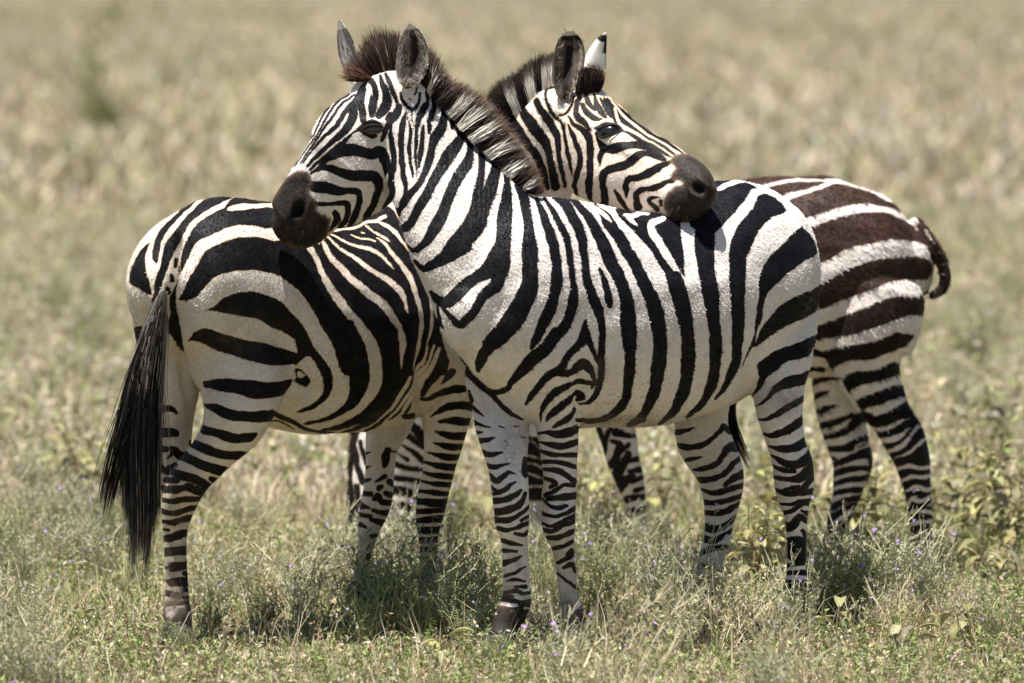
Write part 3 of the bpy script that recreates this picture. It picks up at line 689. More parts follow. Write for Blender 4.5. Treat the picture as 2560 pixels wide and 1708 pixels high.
PAT2 = parse('''
E PD 1060,190 1200,160 1390,182 1250,205 1150,250 1000,330 900,400 830,500 780,580 740,660 700,740 660,830 630,920 600,1010 560,1100 510,1160 530,1060 550,950 580,850 600,760 620,680 660,590 740,480 850,350 950,245
E D 910,225,20 800,320,36 680,430,50 600,540,66 560,640,66 545,740,56 557,795,14
E PD 490,610 440,650 390,720 350,790 310,880 318,980 380,1030 503,1092 482,960 460,850 455,750 470,680
E D 252,1070,40 256,1180,40 262,1260,16
F PD 420,-20 330,10 290,90 350,240 390,210 415,50
E PD 1495,185 1620,215 1620,250 1400,253 1260,270 1200,310 1250,320 1400,302 1620,300 1620,470 1400,455 1250,460 1100,520 950,590 890,660 850,750 800,860 780,870 785,760 800,650 850,560 930,440 1050,360 1180,290 1230,220 1330,195
E PD 1640,600 1500,560 1350,560 1200,600 1060,660 990,720 940,800 880,900 820,1000 790,1080 770,1145 880,1130 960,1080 1020,1000 1100,930 1250,880 1420,860 1560,880 1700,930 1800,1000 1900,1100 1980,1220 2050,1350 2120,1470 2165,1540 2195,1590 2250,1660 2540,1660 2450,1575 2380,1400 2200,1150 2100,1030 2050,900 2000,780 1950,700 1880,640 1760,600
E PD 1000,1240 1060,1215 1110,1190 1140,1145 1220,1100 1350,1070 1480,1070 1620,1110 1730,1180 1830,1290 1920,1400 2000,1575 2010,1650 1870,1650 1840,1560 1820,1500 1700,1430 1600,1380 1500,1320 1350,1290 1200,1260 1100,1245
F PD 1640,-10 1800,70 1860,150 1870,220 1835,250 1845,330 1855,370 1885,305 1950,260 2010,320 2060,420 2090,500 2090,600 2030,680 1950,720 1830,778 1960,765 2080,700 2150,620 2172,480 2150,380 2080,270 2000,180 1960,90 1890,-20
F PD 835,130 900,40 1000,0 1080,20 1200,70 1400,110 1600,160 1750,200 1860,250 1855,345 1750,352 1600,340 1450,310 1300,270 1200,230 1100,200 1000,150 900,112
F PD 975,500 1050,480 1200,460 1400,480 1600,500 1790,470 1775,550 1710,625 1600,642 1480,650 1350,622 1200,592 1080,560 1000,540
F PD 980,695 1100,700 1200,730 1400,770 1600,758 1650,785 1590,855 1450,865 1300,860 1180,830 1080,780 1010,742
F PD 990,885 1150,940 1300,970 1475,955 1440,1040 1300,1055 1180,1040 1080,1000 955,960
F D 890,1062,80 1000,1110,86 1150,1160,86 1370,1182,80
F D 800,1182,80 900,1222,86 1000,1270,96 1150,1310,86 1260,1312,50
F D 1055,1383,36 1100,1400,56 1160,1396,20
F D 700,1310,66 800,1360,86 900,1390,86 1010,1440,76 1070,1475,50
F D 640,1392,56 720,1400,66 765,1410,30
F D 600,1478,76 720,1490,76 830,1470,56 900,1490,56 1010,1535,46
F D 840,1450,50 1000,1500,50
F D 1880,430,90 1940,500,70 1930,540,50 1850,490,50
F W 1890,450,66 1900,455,66
G D 590,35,40 700,50,50 800,30,56 970,28,50
G D 590,132,56 720,160,56 850,120,56 940,110,46
G D 590,232,36 700,250,56 800,220,56 900,195,56
G D 600,310,26 665,316,24
G D 610,392,46 700,380,76 800,340,76 845,345,70
G D 615,505,66 720,510,86 845,500,80
G D 620,552,36 700,545,20
G D 700,655,86 850,630,80
G D 625,662,26 670,655,16
G D 815,712,46 850,720,56
G D 695,795,86 860,790,86
G D 630,782,36 690,785,26
G D 630,892,46 745,910,66
G D 815,860,46 860,865,46
G D 780,925,26 870,930,36
G D 630,992,40 870,982,36
G D 838,330,16 842,420,16 838,500,16
E D 742,765,36 728,835,34
E D 690,920,36 700,955,40
E D 668,1030,40 676,1080,44
F D 580,750,60 680,738,56 745,778,22
F D 560,965,84 680,960,84 735,968,66
F D 560,1100,76 645,1112,60
F D 690,1100,40 725,1120,56 770,1180,76 830,1160,50
F D 700,1100,20 690,1170,40 660,1200,20
F D 580,1280,70 650,1325,56
F D 665,1295,46 730,1258,46
E PD 765,800 755,900 740,950 700,1100 665,1300 660,1420 700,1500 760,1640 800,1640 762,1400 738,1150 745,950 775,880
H PD 480,440 560,350 620,280 880,180 1150,60 1300,300 1620,900 1610,1200 1680,1600 1030,1600 740,1600 640,1350 520,1130 420,930 470,800 560,700 500,560
H PD 300,390 500,400 520,560 500,800 420,900 300,760 150,700 120,400
H W 420,440,58.8 490,550,55.4 535,680,55.4 605,800,72.2 685,920,84.0 770,1030,80.6 870,1150,89.0 950,1280,97.4 1010,1400,95.8 1040,1560,94.1 1050,1620,94.1
I W 925,-20,112 985,100,118 1022,230,116 1030,350,118
H W 545,400,37.0 620,530,50.4 720,640,55.4 830,750,67.2 950,850,75.6 1060,930,80.6 1150,1030,75.6 1220,1150,63.8 1270,1280,63.8 1280,1420,58.8 1270,1565,58.8
H W 575,335,13.4 680,430,30.2 800,510,38.6 920,590,47.0 1040,680,47.0 1150,740,55.4 1240,830,55.4 1290,920,38.6 1322,1035,10.1
H W 585,305,13.4 720,370,21.8 850,420,28.6 980,460,33.6 1080,510,30.2 1150,590,25.2 1192,635,8.4
H W 620,285,21.8 760,270,21.8 860,250,21.8 930,210,21.8 1030,190,30.2 1110,145,33.6
H W 800,322,10.1 880,350,18.5 950,355,18.5 1020,383,13.4
H W 890,295,13.4 920,303,13.4
H W 940,235,18.5 1030,300,21.8 1110,350,21.8 1155,383,8.4
H W 1050,195,18.5 1130,240,31.9 1210,310,37.0 1280,400,23.5 1325,470,8.4
H W 1040,352,13.4 1120,410,28.6 1190,500,37.0 1260,590,47.0 1340,700,55.4 1390,850,50.4 1430,1000,42.0 1450,1150,37.0 1440,1280,37.0 1420,1400,37.0 1400,1565,42.0
H W 1522,845,13.4 1545,950,33.6 1540,1080,33.6 1530,1200,28.6 1500,1350,20.2 1455,1520,16.8
H W 1585,1290,11.8 1540,1400,23.5 1485,1540,23.5
I PD 500,-130 780,-150 850,-60 905,30 940,120 970,260 965,420 930,520 850,640 760,700 620,770 400,812 365,795 560,745 700,660 770,560 790,430 770,320 700,180 640,80 590,0
I D 75,690,36 170,750,46 280,800,36 400,860,34 520,885,30 720,905,20
I D 40,780,10 140,785,20 280,855,10
I D 1120,-20,216 1165,150,160 1180,300,146 1150,450,146 1080,590,126 960,710,100 820,790,66 680,842,46 530,872,20
I D 1360,-20,100 1350,150,106 1300,320,90 1210,500,86 1110,640,86 1000,760,66 860,840,46 700,890,20
I D 1485,20,50 1440,250,40 1380,400,40 1290,560,40 1180,700,40 1050,810,40 900,895,20
I D 1540,50,40 1480,230,34 1420,390,34 1340,540,34 1230,700,34 1150,770,24
I D 1590,40,40 1540,220,36 1490,370,40 1440,520,30 1350,640,30 1280,740,46 1380,735,40
I W 1505,100,22 1465,260,24 1395,420,26 1310,560,28 1210,690,30 1100,805,20
I W 1565,90,24 1510,240,28 1440,400,40 1350,570,44 1265,710,34
I W 1612,110,30 1565,230,44 1500,360,46 1440,500,56 1390,640,60
I D 1655,190,50 1628,270,80 1570,360,80 1510,450,50 1465,570,26
I D 1730,330,80 1690,370,66 1630,430,24
I D 1880,480,60 1750,490,66 1620,530,56 1465,605,30
I D 1900,650,76 1740,640,80 1620,680,56 1535,735,16
I D 1930,790,80 1750,780,66 1600,790,24
I D 1900,925,70 1740,920,80 1580,875,16
I D 1840,1020,50 1700,1020,66 1560,978,20
I D 1800,1110,60 1650,1110,56 1505,1075,20
I D 1770,1210,80 1600,1190,56 1465,1160,20
I D 1740,1300,60 1580,1280,56 1450,1245,20
I D 1740,1370,50 1560,1360,46 1440,1328,24
I D 1720,1450,50 1560,1440,46 1420,1428,34
I D 1700,1530,80 1420,1520,56
O D 900,928,46 1020,950,56 1170,970,56
O D 880,1020,56 1020,1020,56 1170,1010,50
O D 890,1112,56 1020,1100,66 1150,1090,60
O D 905,1200,56 1130,1190,76
O D 905,1287,56 1120,1280,66
O D 900,1370,46 1110,1380,56
O D 890,1466,56 1105,1470,50
P D 890,530,46 980,520,56 1100,508,40
P D 890,602,36 1010,575,36
P D 890,652,26 1100,640,60
P D 890,720,50 1100,710,60
O D 420,492,36 462,478,14
O D 410,628,36 468,612,14
O D 395,742,46 465,728,24
O D 625,470,60 605,540,84 590,600,50
O D 640,470,14 700,480,16
O D 515,755,20 590,705,56
O D 635,755,56 680,780,40
O D 545,812,56 570,800,40
O D 380,862,56 468,867,40
O D 600,850,40 650,870,56
O D 495,905,46 540,880,56 560,930,56 660,950,60
O D 360,968,76 450,985,30
O D 485,1010,40 560,1040,46 640,1040,60
O D 360,1050,56 470,1072,40
O D 475,1105,40 590,1135,60
O D 370,1148,56 415,1172,30
O D 470,1252,46 520,1240,40
O D 470,1335,40 445,1362,40
O D 450,1445,60 430,1460,40
O D 330,1440,50 320,1500,60
P D 440,420,66 420,430,50
P D 430,500,50 390,552,40
P D 440,560,40 400,620,60
P PD 262,640 450,630 450,780 390,920 300,1040 255,910 220,770
C D 200,900,102.6 330,960,132.2 430,1080,102.6 520,1190,75.2 600,1300,68.4 650,1420,68.4 685,1568,68.4
C D 470,860,68.4 490,910,91.2 550,1000,109.4 630,1100,109.4 690,1200,86.6 715,1320,68.4 742,1450,75.2 770,1568,75.2
C D 590,780,63.8 640,880,68.4 700,960,75.2 760,1060,68.4 790,1160,52.4 802,1280,45.6 825,1420,50.2 852,1560,34.2
C D 725,630,18.2 682,700,25.1 690,780,31.9 720,870,38.8 770,930,41.0 820,965,31.9 842,1060,31.9 857,1160,31.9 882,1270,38.8 907,1370,31.9 927,1470,9.1
C D 858,965,9.1 852,1110,11.4
C D 940,740,18.2 912,820,25.1 862,895,25.1 795,912,13.7
C D 882,990,13.7 920,1080,43.3 960,1180,54.7 990,1290,54.7 985,1400,52.4 950,1520,47.9 935,1568,43.3
C D 890,920,18.2 930,990,31.9 1000,1040,43.3 1060,1090,63.8 1085,1180,63.8 1092,1300,68.4 1095,1420,68.4 1085,1560,68.4
C D 972,655,18.2 990,740,43.3 960,810,43.3 950,880,52.4 970,930,63.8 1010,970,63.8 1050,1010,43.3 1095,1055,16.0
C PD 985,800 1030,798 1080,870 1140,920 1205,958 1150,978 1080,952 1030,900
C D 1050,700,29.6 1060,760,52.4 1090,800,63.8 1130,842,68.4 1155,862,22.8
C W 1062,700,14 1090,750,18 1115,808,8
C D 1115,715,16.0 1140,790,41.0 1190,890,52.4 1230,945,29.6
C D 1175,750,18.2 1240,860,57.0 1280,935,29.6
C D 1205,745,13.7 1250,830,50.2 1290,920,34.2
C D 1240,770,41.0 1290,850,45.6 1310,930,52.4 1325,980,41.0
N D 640,10,34.2 690,70,45.6 730,150,68.4 790,260,95.8 860,330,91.2 950,380,68.4 1050,440,63.8 1150,500,52.4 1280,580,41.0 1400,665,22.8
N W 668,100,30 690,220,38 750,310,42 850,375,42 960,425,42 1060,490,42 1180,560,34 1290,640,28 1360,700,18
N W 630,20,18 720,120,28 800,210,40 900,290,48 1000,365,48 1100,425,48 1250,520,38 1400,620,28 1480,660,18
N D 700,40,27.4 760,110,38.8 850,190,57.0 960,280,63.8 1070,365,57.0 1190,445,50.2 1320,530,38.8 1500,640,20.5
N W 640,0,12 740,80,16 830,140,20 950,240,26 1080,340,28 1200,420,28 1350,510,26 1560,650,18
N D 660,0,16.0 760,70,18.2 900,175,25.1 1050,290,22.8 1200,395,16.0 1400,520,9.1
N D 570,1568,4.6 575,1560,4.6
N D 250,700,68.4 240,800,68.4 212,920,68.4 190,1030,57.0 195,1130,52.4 228,1220,22.8
N D 370,760,91.2 387,900,91.2 372,1030,98.0 370,1150,75.2 395,1265,27.4
N D 430,415,18.2 470,500,41.0 520,580,86.6 600,610,91.2 720,590,109.4 830,560,102.6 950,548,98.0 1080,590,75.2 1200,650,52.4 1300,725,27.4
N D 520,630,75.2 500,700,63.8 512,795,16.0
N D 780,395,27.4 900,440,52.4 1000,500,57.0 1130,560,47.9 1250,630,41.0 1370,695,18.2
N D 1100,480,11.4 1250,560,27.4 1380,640,18.2
N D 550,1300,91.2 550,1150,86.6 545,1030,86.6 555,940,98.0 600,870,98.0 700,830,109.4 800,800,109.4 900,740,109.4 970,680,98.0 1060,660,75.2 1150,680,63.8 1240,722,41.0 1300,745,22.8
N D 824,1215,11.4 812,1100,63.8 810,1020,68.4 850,960,86.6 950,950,86.6 1060,910,109.4 1160,850,109.4 1250,800,86.6 1340,770,57.0
N D 685,1100,34.2 720,1190,63.8 780,1280,63.8 830,1340,45.6
N D 960,1310,102.6 930,1200,68.4 940,1140,68.4 1010,1100,63.8 1110,1090,63.8 1200,1060,75.2 1290,1010,52.4 1380,980,68.4
N D 1190,1340,68.4 1110,1270,63.8 1090,1210,52.4 1150,1190,41.0 1230,1188,16.0
N D 1240,1245,57.0 1240,1290,45.6
''')  # dark patch between the hind legs is black skin plus painted shadow
MUZ2 = parse('''
N PD 1380,690 1440,655 1560,650 1680,690 1850,840 1920,1020 1930,1200 1870,1400 1720,1520 1500,1530 1330,1430 1265,1290 1290,1180 1400,1070 1500,1015 1350,960 1410,835 1340,760
''')
BLK2 = parse('''
N D 1620,1040,34.2 1690,1070,102.6 1750,1120,91.2 1770,1160,34.2
N D 1500,1400,13.7 1580,1440,16.0 1700,1440,16.0 1790,1380,13.7
N D 420,355,18.2 480,360,57.0 560,360,125.4 640,370,159.6 700,370,125.4 780,385,22.8
N D 440,410,27.4 520,440,57.0 620,440,68.4 720,410,34.2
''')

PAT3 = parse('''
V PD -330,0 1100,0 1560,430 1740,700 1740,800 1690,830 1640,760 1520,740 1280,740 1050,800 900,850 800,930 600,1020 300,1150 -200,1200 -330,900
V W 100,260,30 300,215,36 480,190,30 720,185,20 800,195,50 960,210,50 1150,270,46 1300,340,40 1430,410,36 1520,490,30 1620,610,24
V W 320,385,70 420,330,60 560,290,40 700,250,40 780,210,50
V W 450,650,110 560,590,100 700,540,96 850,490,90 1000,455,80 1150,440,70 1300,460,56 1450,510,50 1540,570,40 1600,640,24
V W 560,1130,130 700,1020,120 830,950,120 960,880,130 1100,840,130 1280,820,130 1450,810,130 1600,830,130 1720,880,110
V PD 690,1150 820,1080 950,1010 1100,950 1300,900 1480,885 1640,900 1720,940 1690,1095 1480,1095 1350,1115 1200,1180 1050,1240 850,1310 690,1370
V PD 650,1530 800,1470 1000,1410 1150,1350 1280,1290 1400,1268 1680,1275 1640,1420 1560,1420 1450,1435 1300,1490 1150,1540 1000,1600 700,1650 600,1650
W PD 600,420 700,410 900,330 1100,260 1300,175 1450,160 1680,170 1640,310 1590,330 1480,335 1300,400 1150,450 1000,490 850,510 600,530
W PD 735,650 850,615 1000,600 1150,580 1300,530 1400,480 1480,490 1560,510 1500,600 1400,640 1300,680 1150,730 980,735 870,780 805,815 760,740
W PD 900,920 950,860 1050,840 1200,830 1330,770 1400,755 1490,755 1480,860 1400,880 1300,910 1180,940 1080,960 1000,1000 965,1030 930,980
W PD 1025,1110 1100,1070 1250,1020 1350,980 1480,965 1500,1060 1400,1080 1250,1140 1150,1165 1080,1195
W PD 1110,1270 1250,1240 1400,1170 1510,1110 1600,1230 1500,1270 1400,1290 1300,1340 1180,1350
W D 1190,1420,60 1320,1410,70 1480,1340,90 1600,1290,100
W W 1260,1490,30 1400,1460,36 1510,1370,10
W PD 1240,1480 1400,1490 1500,1400 1620,1290 1760,1500 1800,1640 1300,1640
W W 1320,1580,30 1430,1530,34 1530,1430,30 1620,1330,24
W W 1500,1590,30 1620,1500,30 1690,1440,16
S W 1040,530,30 1160,520,40 1250,450,24 1290,400,10
S W 1100,620,30 1220,580,34 1310,480,30 1380,370,20
S W 1150,700,36 1280,640,34 1360,570,30 1450,490,20
S W 1330,650,10 1430,630,20 1520,590,20
S W 1320,700,10 1430,690,24 1520,690,24
S PD 1140,690 1350,640 1560,640 1560,1330 1260,1330 1270,1050
S W 1170,790,30 1300,755,36 1400,770,36 1530,755,36
S W 1220,890,30 1320,850,40 1420,860,40 1530,840,40
S W 1260,990,20 1360,950,44 1460,970,40 1530,950,30
S W 1290,1120,30 1320,1050,40 1400,1075,44 1530,1020,30
S W 1450,1130,10 1530,1090,30
S W 1290,1200,20 1360,1170,36 1530,1180,36
S W 1290,1310,20 1370,1270,40 1540,1255,40
S D 1280,1440,30 1540,1400,30
S D 430,120,50 500,90,40 560,70,12
S D 470,250,66 550,220,60 640,195,10
S D 500,380,56 640,340,56 770,280,40
S D 520,490,60 650,460,66 760,400,80 840,310,110 920,310,110
S D 570,610,76 700,600,86 830,540,100 960,480,100
S W 780,630,16 830,560,24 940,530,14
S W 580,640,30 660,640,40 760,640,34 860,590,24 940,600,10
S D 580,680,36 620,690,30
S D 590,750,50 700,710,66 820,660,70 950,640,110 980,760,90
S W 700,750,20 820,730,30 910,720,30
S D 590,830,56 720,790,56 870,770,50 980,800,80
S D 600,920,50 730,880,60 880,870,60 960,850,60
S D 600,1010,50 740,980,50 880,970,50
S D 590,1130,66 720,1070,56 860,1030,46
S D 520,1270,100 640,1190,66 760,1130,60 840,1090,50
S D 480,1390,100 600,1340,76 740,1260,66 800,1210,40
S D 440,1520,110 560,1480,90 720,1370,80
V D 1600,600,40 1690,700,70 1770,850,130 1820,960,130 1840,1080,130 1800,1190,130 1720,1250,120 1640,1280,100
V W 1790,840,16 1830,860,20
V W 1800,970,16 1850,960,20
V W 1820,1050,10 1870,1060,16
V W 1660,640,20 1740,770,20
R D 1600,500,110 1720,480,80 1870,420,60
R D 1650,540,30 1740,570,60 1850,540,60
R PD 1540,600 1640,640 1840,590 1830,760 1500,780
M D 1555,650,70 1700,690,60 1720,720,40
M D 1550,820,50 1680,825,40
M D 1570,945,60 1680,910,50 1850,905,20
Q D 200,380,40 230,480,60 250,600,80
Q D 310,400,40 280,500,50 250,640,50 
Q D 360,440,80 460,470,60 560,480,30
Q D 330,520,40 400,560,60 350,680,50 290,760,60
Q D 480,560,40 400,640,50 360,760,70
Q D 500,700,60 620,680,50
Q D 350,860,100 420,770,90 480,640,60
Q D 500,810,50 620,780,50
Q D 380,960,110 460,880,80 540,840,30
Q D 510,900,40 620,850,50
Q D 540,980,50 630,960,40
Q D 480,1060,80 560,1040,50 640,1040,60
Q D 500,1180,90 640,1130,50
O PD 1880,330 1990,350 2080,420 2100,850 1880,850
O W 1900,380,16 1970,400,18 2060,500,18
O W 1900,500,16 2060,560,20
O W 1900,590,16 1960,590,20 2060,630,20
O W 1900,680,16 1960,690,24 2060,720,20
O W 1900,800,24 1970,790,24 2060,800,20
O D 1880,900,40 2080,910,40
O D 790,190,30 860,250,70 960,360,90
O D 760,290,60 850,360,60 950,430,70
O D 740,400,20 850,480,50 950,560,60
O D 700,480,10 800,550,40 820,560,10
O D 680,590,50 780,620,50 940,640,46
O D 660,710,50 800,730,60 940,760,50
O D 640,830,110 800,850,80 940,900,80
O D 620,960,70 760,970,80 850,1010,80 900,1060,50
O D 640,1110,50 750,1100,50 830,1140,40 860,1200,30
O D 680,1210,60 830,1210,60
O D 860,1290,70 900,1320,70
O D 260,340,60 320,460,60 340,600,50 400,760,60
O D 370,380,40 400,500,50 440,620,40
O D 250,500,40 270,700,50 290,900,50 310,1100,40
O D 340,800,60 350,960,60 360,1100,60
''')
# ------------------------------------------------------------------ zebras
def dent(co, nrm, q, spots):
    """push skin along its normal around points of the lateral plane: (px, py, rx, ry, depth m, rotation)"""
    facing = (nrm @ -FWD) > .05
    for (x, y, rx, ry, dp, rot) in spots:
        c, s = math.cos(R(rot)), math.sin(R(rot))
        dx, dy = q[:, 0] - x, q[:, 1] - y
        u, v = (dx * c + dy * s) / rx, (-dx * s + dy * c) / ry
        w = np.exp(-(u * u + v * v) * 1.2) * facing
        co -= nrm * (w * dp)[:, None]


def zebra_body(root, soup, pat, muz, blk, mat, voxel, smooth_it, spots=(), start=-30., dirt=None, dust_shade=None, wrinkle=None, relax=(), ink=None):
    me = fuse(soup, voxel, smooth_it)
    n = len(me.vertices)
    co = np.empty(n * 3, np.float32)
    me.vertices.foreach_get('co', co)
    co = co.reshape(-1, 3).astype(float)
    nr = np.empty(n * 3, np.float32)
    me.vertices.foreach_get('normal', nr)
    nr = nr.reshape(-1, 3).astype(float)
    if len(relax):                                        # soften the seams where limbs leave the trunk
        ne = len(me.edges)
        ed = np.empty(ne * 2, np.int32)
        me.edges.foreach_get('vertices', ed)
        ed = ed.reshape(-1, 2)
        q0 = flat(co)
        w = np.zeros(n)
        for (x, y, rx, ry) in relax:
            w = np.maximum(w, np.clip(1.6 * np.exp(-(((q0[:, 0] - x) / rx) ** 2 + ((q0[:, 1] - y) / ry) ** 2)), 0, 1))
        deg = np.maximum(np.bincount(ed.ravel(), minlength=n), 1)
        for it in range(90):
            s_ = np.stack([np.bincount(ed[:, 0], co[ed[:, 1], k], n) + np.bincount(ed[:, 1], co[ed[:, 0], k], n) for k in range(3)], 1) / deg[:, None]
            co += (s_ - co) * (w * .6)[:, None]
    rr = np.random.default_rng(n % 97)
    und = np.zeros(n)
    for i in range(16):                                   # muscle and hide unevenness
        k = rr.normal(size=3)
        k *= (28 if i < 9 else 75) * rr.uniform(.6, 1.2) / np.linalg.norm(k)
        und += np.sin(co @ k + rr.uniform(0, 6.28)) * (.0011 if i < 9 else .00045)
    co += nr * und[:, None]
    q = flat(co)
    if len(spots):
        dent(co, nr, q, spots)
    if True:
        me.vertices.foreach_set('co', co.astype(np.float32).ravel())
        me.update()
    wob = np.stack((np.sin(co[:, 0] * 60 + co[:, 2] * 47), np.cos(co[:, 2] * 66 - co[:, 0] * 38)), 1) * 1.2
    wob += np.stack((np.sin(co[:, 0] * 171 - co[:, 2] * 133 + co[:, 1] * 90), np.cos(co[:, 2] * 187 + co[:, 0] * 120)), 1) * .7
    set_f(me, 'sd', paint(q + wob, pat, start))
    set_f(me, 'muzzle', paint(q, muz, -30.) if muz else np.full(n, -30.))
    set_f(me, 'black', paint(q, blk, -30.) if blk else np.full(n, -30.))
    set_f(me, 'ink', np.clip((q[:, 1] - ink[0]) / (ink[1] - ink[0]), 0, 1) if ink else np.zeros(n))
    for nm, spec in (('dirt', dirt), ('dust_shade', dust_shade), ('wrinkle', wrinkle)):
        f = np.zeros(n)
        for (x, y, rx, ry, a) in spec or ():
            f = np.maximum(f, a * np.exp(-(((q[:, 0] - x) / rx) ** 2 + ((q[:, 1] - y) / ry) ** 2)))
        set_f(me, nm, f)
    me.polygons.foreach_set('use_smooth', np.ones(len(me.polygons), bool))
    me.materials.append(mat)
    o = bpy.data.objects.new('body', me)
    COL.objects.link(o)
    o.parent = root
    o.matrix_parent_inverse = root.matrix_world.inverted()
    tree = BVHTree.FromPolygons([tuple(c) for c in co], [tuple(p.vertices) for p in me.polygons])
    return o, tree


def hit(tree, px, py):
    d = Vector(P(px, py, 20.)) - Vector(CAMP)
    d.normalize()
    loc, nor, i, dist = tree.ray_cast(Vector(CAMP), d)
    return (np.array(loc), np.array(nor)) if loc else (None, None)


def child(o, root):
    o.parent = root
    o.matrix_parent_inverse = root.matrix_world.inverted()
    return o


def root_at(name, px, py, Y, **k):
    e = bpy.data.objects.new(name, None)
    p = P(px, py, Y)
    e.location = (p[0], p[1], 0)
    COL.objects.link(e)
    bpy.context.view_layer.update()
    return tag(e, **k)


def eye(root, tree, px, py, rx, ry, rot, sink=.45):
    loc, nor = hit(tree, px, py)
    k = loc[1] / FPX
    V, F = [], []
    ax = np.array((math.cos(R(rot)), 0, -math.sin(R(rot))))
    ax = ax - nor * (ax @ nor)
    ax /= np.linalg.norm(ax)
    up = np.cross(nor, ax)
    r = min(rx, ry) * k
    n, m = 24, 14
    c = loc - nor * r * sink
    for i in range(m + 1):
        t = math.pi * i / m
        for j in range(n):
            a = 2 * math.pi * j / n
            V.append(c + ax * rx * k * math.sin(t) * math.cos(a) + up * ry * k * math.sin(t) * math.sin(a) + nor * r * math.cos(t))
    for i in range(m):
        for j in range(n):
            F.append((i * n + j, i * n + (j + 1) % n, (i + 1) * n + (j + 1) % n, (i + 1) * n + j))
    return child(mesh_obj('eye', np.array(V), F, M_EYE), root), c, ax, up, nor, k


def lashes(root, e, rx, ry, n, col, seed, droop=-.2):
    _, c, ax, up, nor, k = e
    if up[2] < 0: up = -up
    r = np.random.default_rng(seed)
    st = []
    for i in range(n):
        t = r.uniform(-.8, .7)
        b = c + ax * rx * k * t + up * ry * k * (.75 - .4 * t * t) + nor * ry * k * .75
        d = nor * r.uniform(.5, .9) + up * r.uniform(droop - .4, droop) + ax * (t * .4 + r.normal() * .1)
        L = r.uniform(9, 15) * k
        st.append((np.array([b, b + d * L * .5, b + d * L - up * L * .15]), .0007, np.tile(col, (3, 1))))
    return child(ribbons('eyelashes', st, M_HAIR, None, seed), root)


def ear(root, mid, width, Yb, Yt, cup, face, colfn, thick=.007, seed=3):
    """cupped ear: centre line and half widths in the lateral plane, hollow side towards 'face'"""
    c = catmull(np.array([(x, y) for x, y in mid], float), 6)
    w = catmull(np.array([(a, 0) for a in width], float), 6)[:, 0]
    m = len(c)
    n = 13
    face = np.asarray(face, float)
    face /= np.linalg.norm(face)
    T = np.gradient(c, axis=0)
    T /= np.linalg.norm(T, axis=1)[:, None]
    N = np.stack((-T[:, 1], T[:, 0]), 1)
    grid = []
    for side in (0, 1):
        for i in range(m):
            t = i / (m - 1)
            Y = Yb + (Yt - Yb) * t
            k = Y / FPX
            for j in range(n):
                u = -1 + 2 * j / (n - 1)
                p = P(*(c[i] + N[i] * w[i] * u), Y)
                deep = cup * w[i] * k * (1 - u * u)
                p = p - face * (deep + (thick * (1 - .6 * u * u) if side else 0.))
                grid.append((p, u, t, side))
    V = np.array([g[0] for g in grid])
    F = []
    for side in (0, 1):
        b = side * m * n
        for i in range(m - 1):
            for j in range(n - 1):
                q = (b + i * n + j, b + i * n + j + 1, b + (i + 1) * n + j + 1, b + (i + 1) * n + j)
                F.append(q if side else q[::-1])
    rim = [i * n for i in range(m)] + [(m - 1) * n + j for j in range(1, n)] + [i * n + n - 1 for i in range(m - 2, -1, -1)] + [j for j in range(n - 2, 0, -1)]
    for a, b in zip(rim, rim[1:] + rim[:1]):
        F.append((a, b, b + m * n, a + m * n))
    o = mesh_obj('ear', V, F, M_EAR)
    r = np.random.default_rng(seed)
    set_col(o, np.array([colfn(g[1], g[2], g[3], r) for g in grid]))
    return child(o, root)


def ear_hair(root_ear, mid, width, Yb, n, col, seed, face, cup):
    r = np.random.default_rng(seed)
    st = []
    c = catmull(np.array(mid, float), 6)
    w = catmull(np.array([(a, 0) for a in width], float), 6)[:, 0]
    for _ in range(n):
        i = r.integers(1, int(len(c) * .8))
        u = r.choice((-1, 1)) * r.uniform(.35, .95)
        k = Yb / FPX
        x = c[i] + np.array((w[i] * u, 0))
        y = x + np.array((-u * r.uniform(6, 20), -r.uniform(4, 22)))
        d = cup * w[i] * k * (1 - u * u)
        a = P(*x, Yb - d * 0) - np.asarray(face) * (d - .004)
        b = P(*((x + y) / 2), Yb) - np.asarray(face) * (d * .8 - .010)
        e = P(*y, Yb) - np.asarray(face) * (d * .6 - .006)
        s = r.uniform(.6, 1.2)
        st.append((np.array([a, b, e]), .0011, np.tile(np.asarray(col) * s, (3, 1))))
    return ribbons('ear_hair', st, M_HAIR, root_ear, seed)


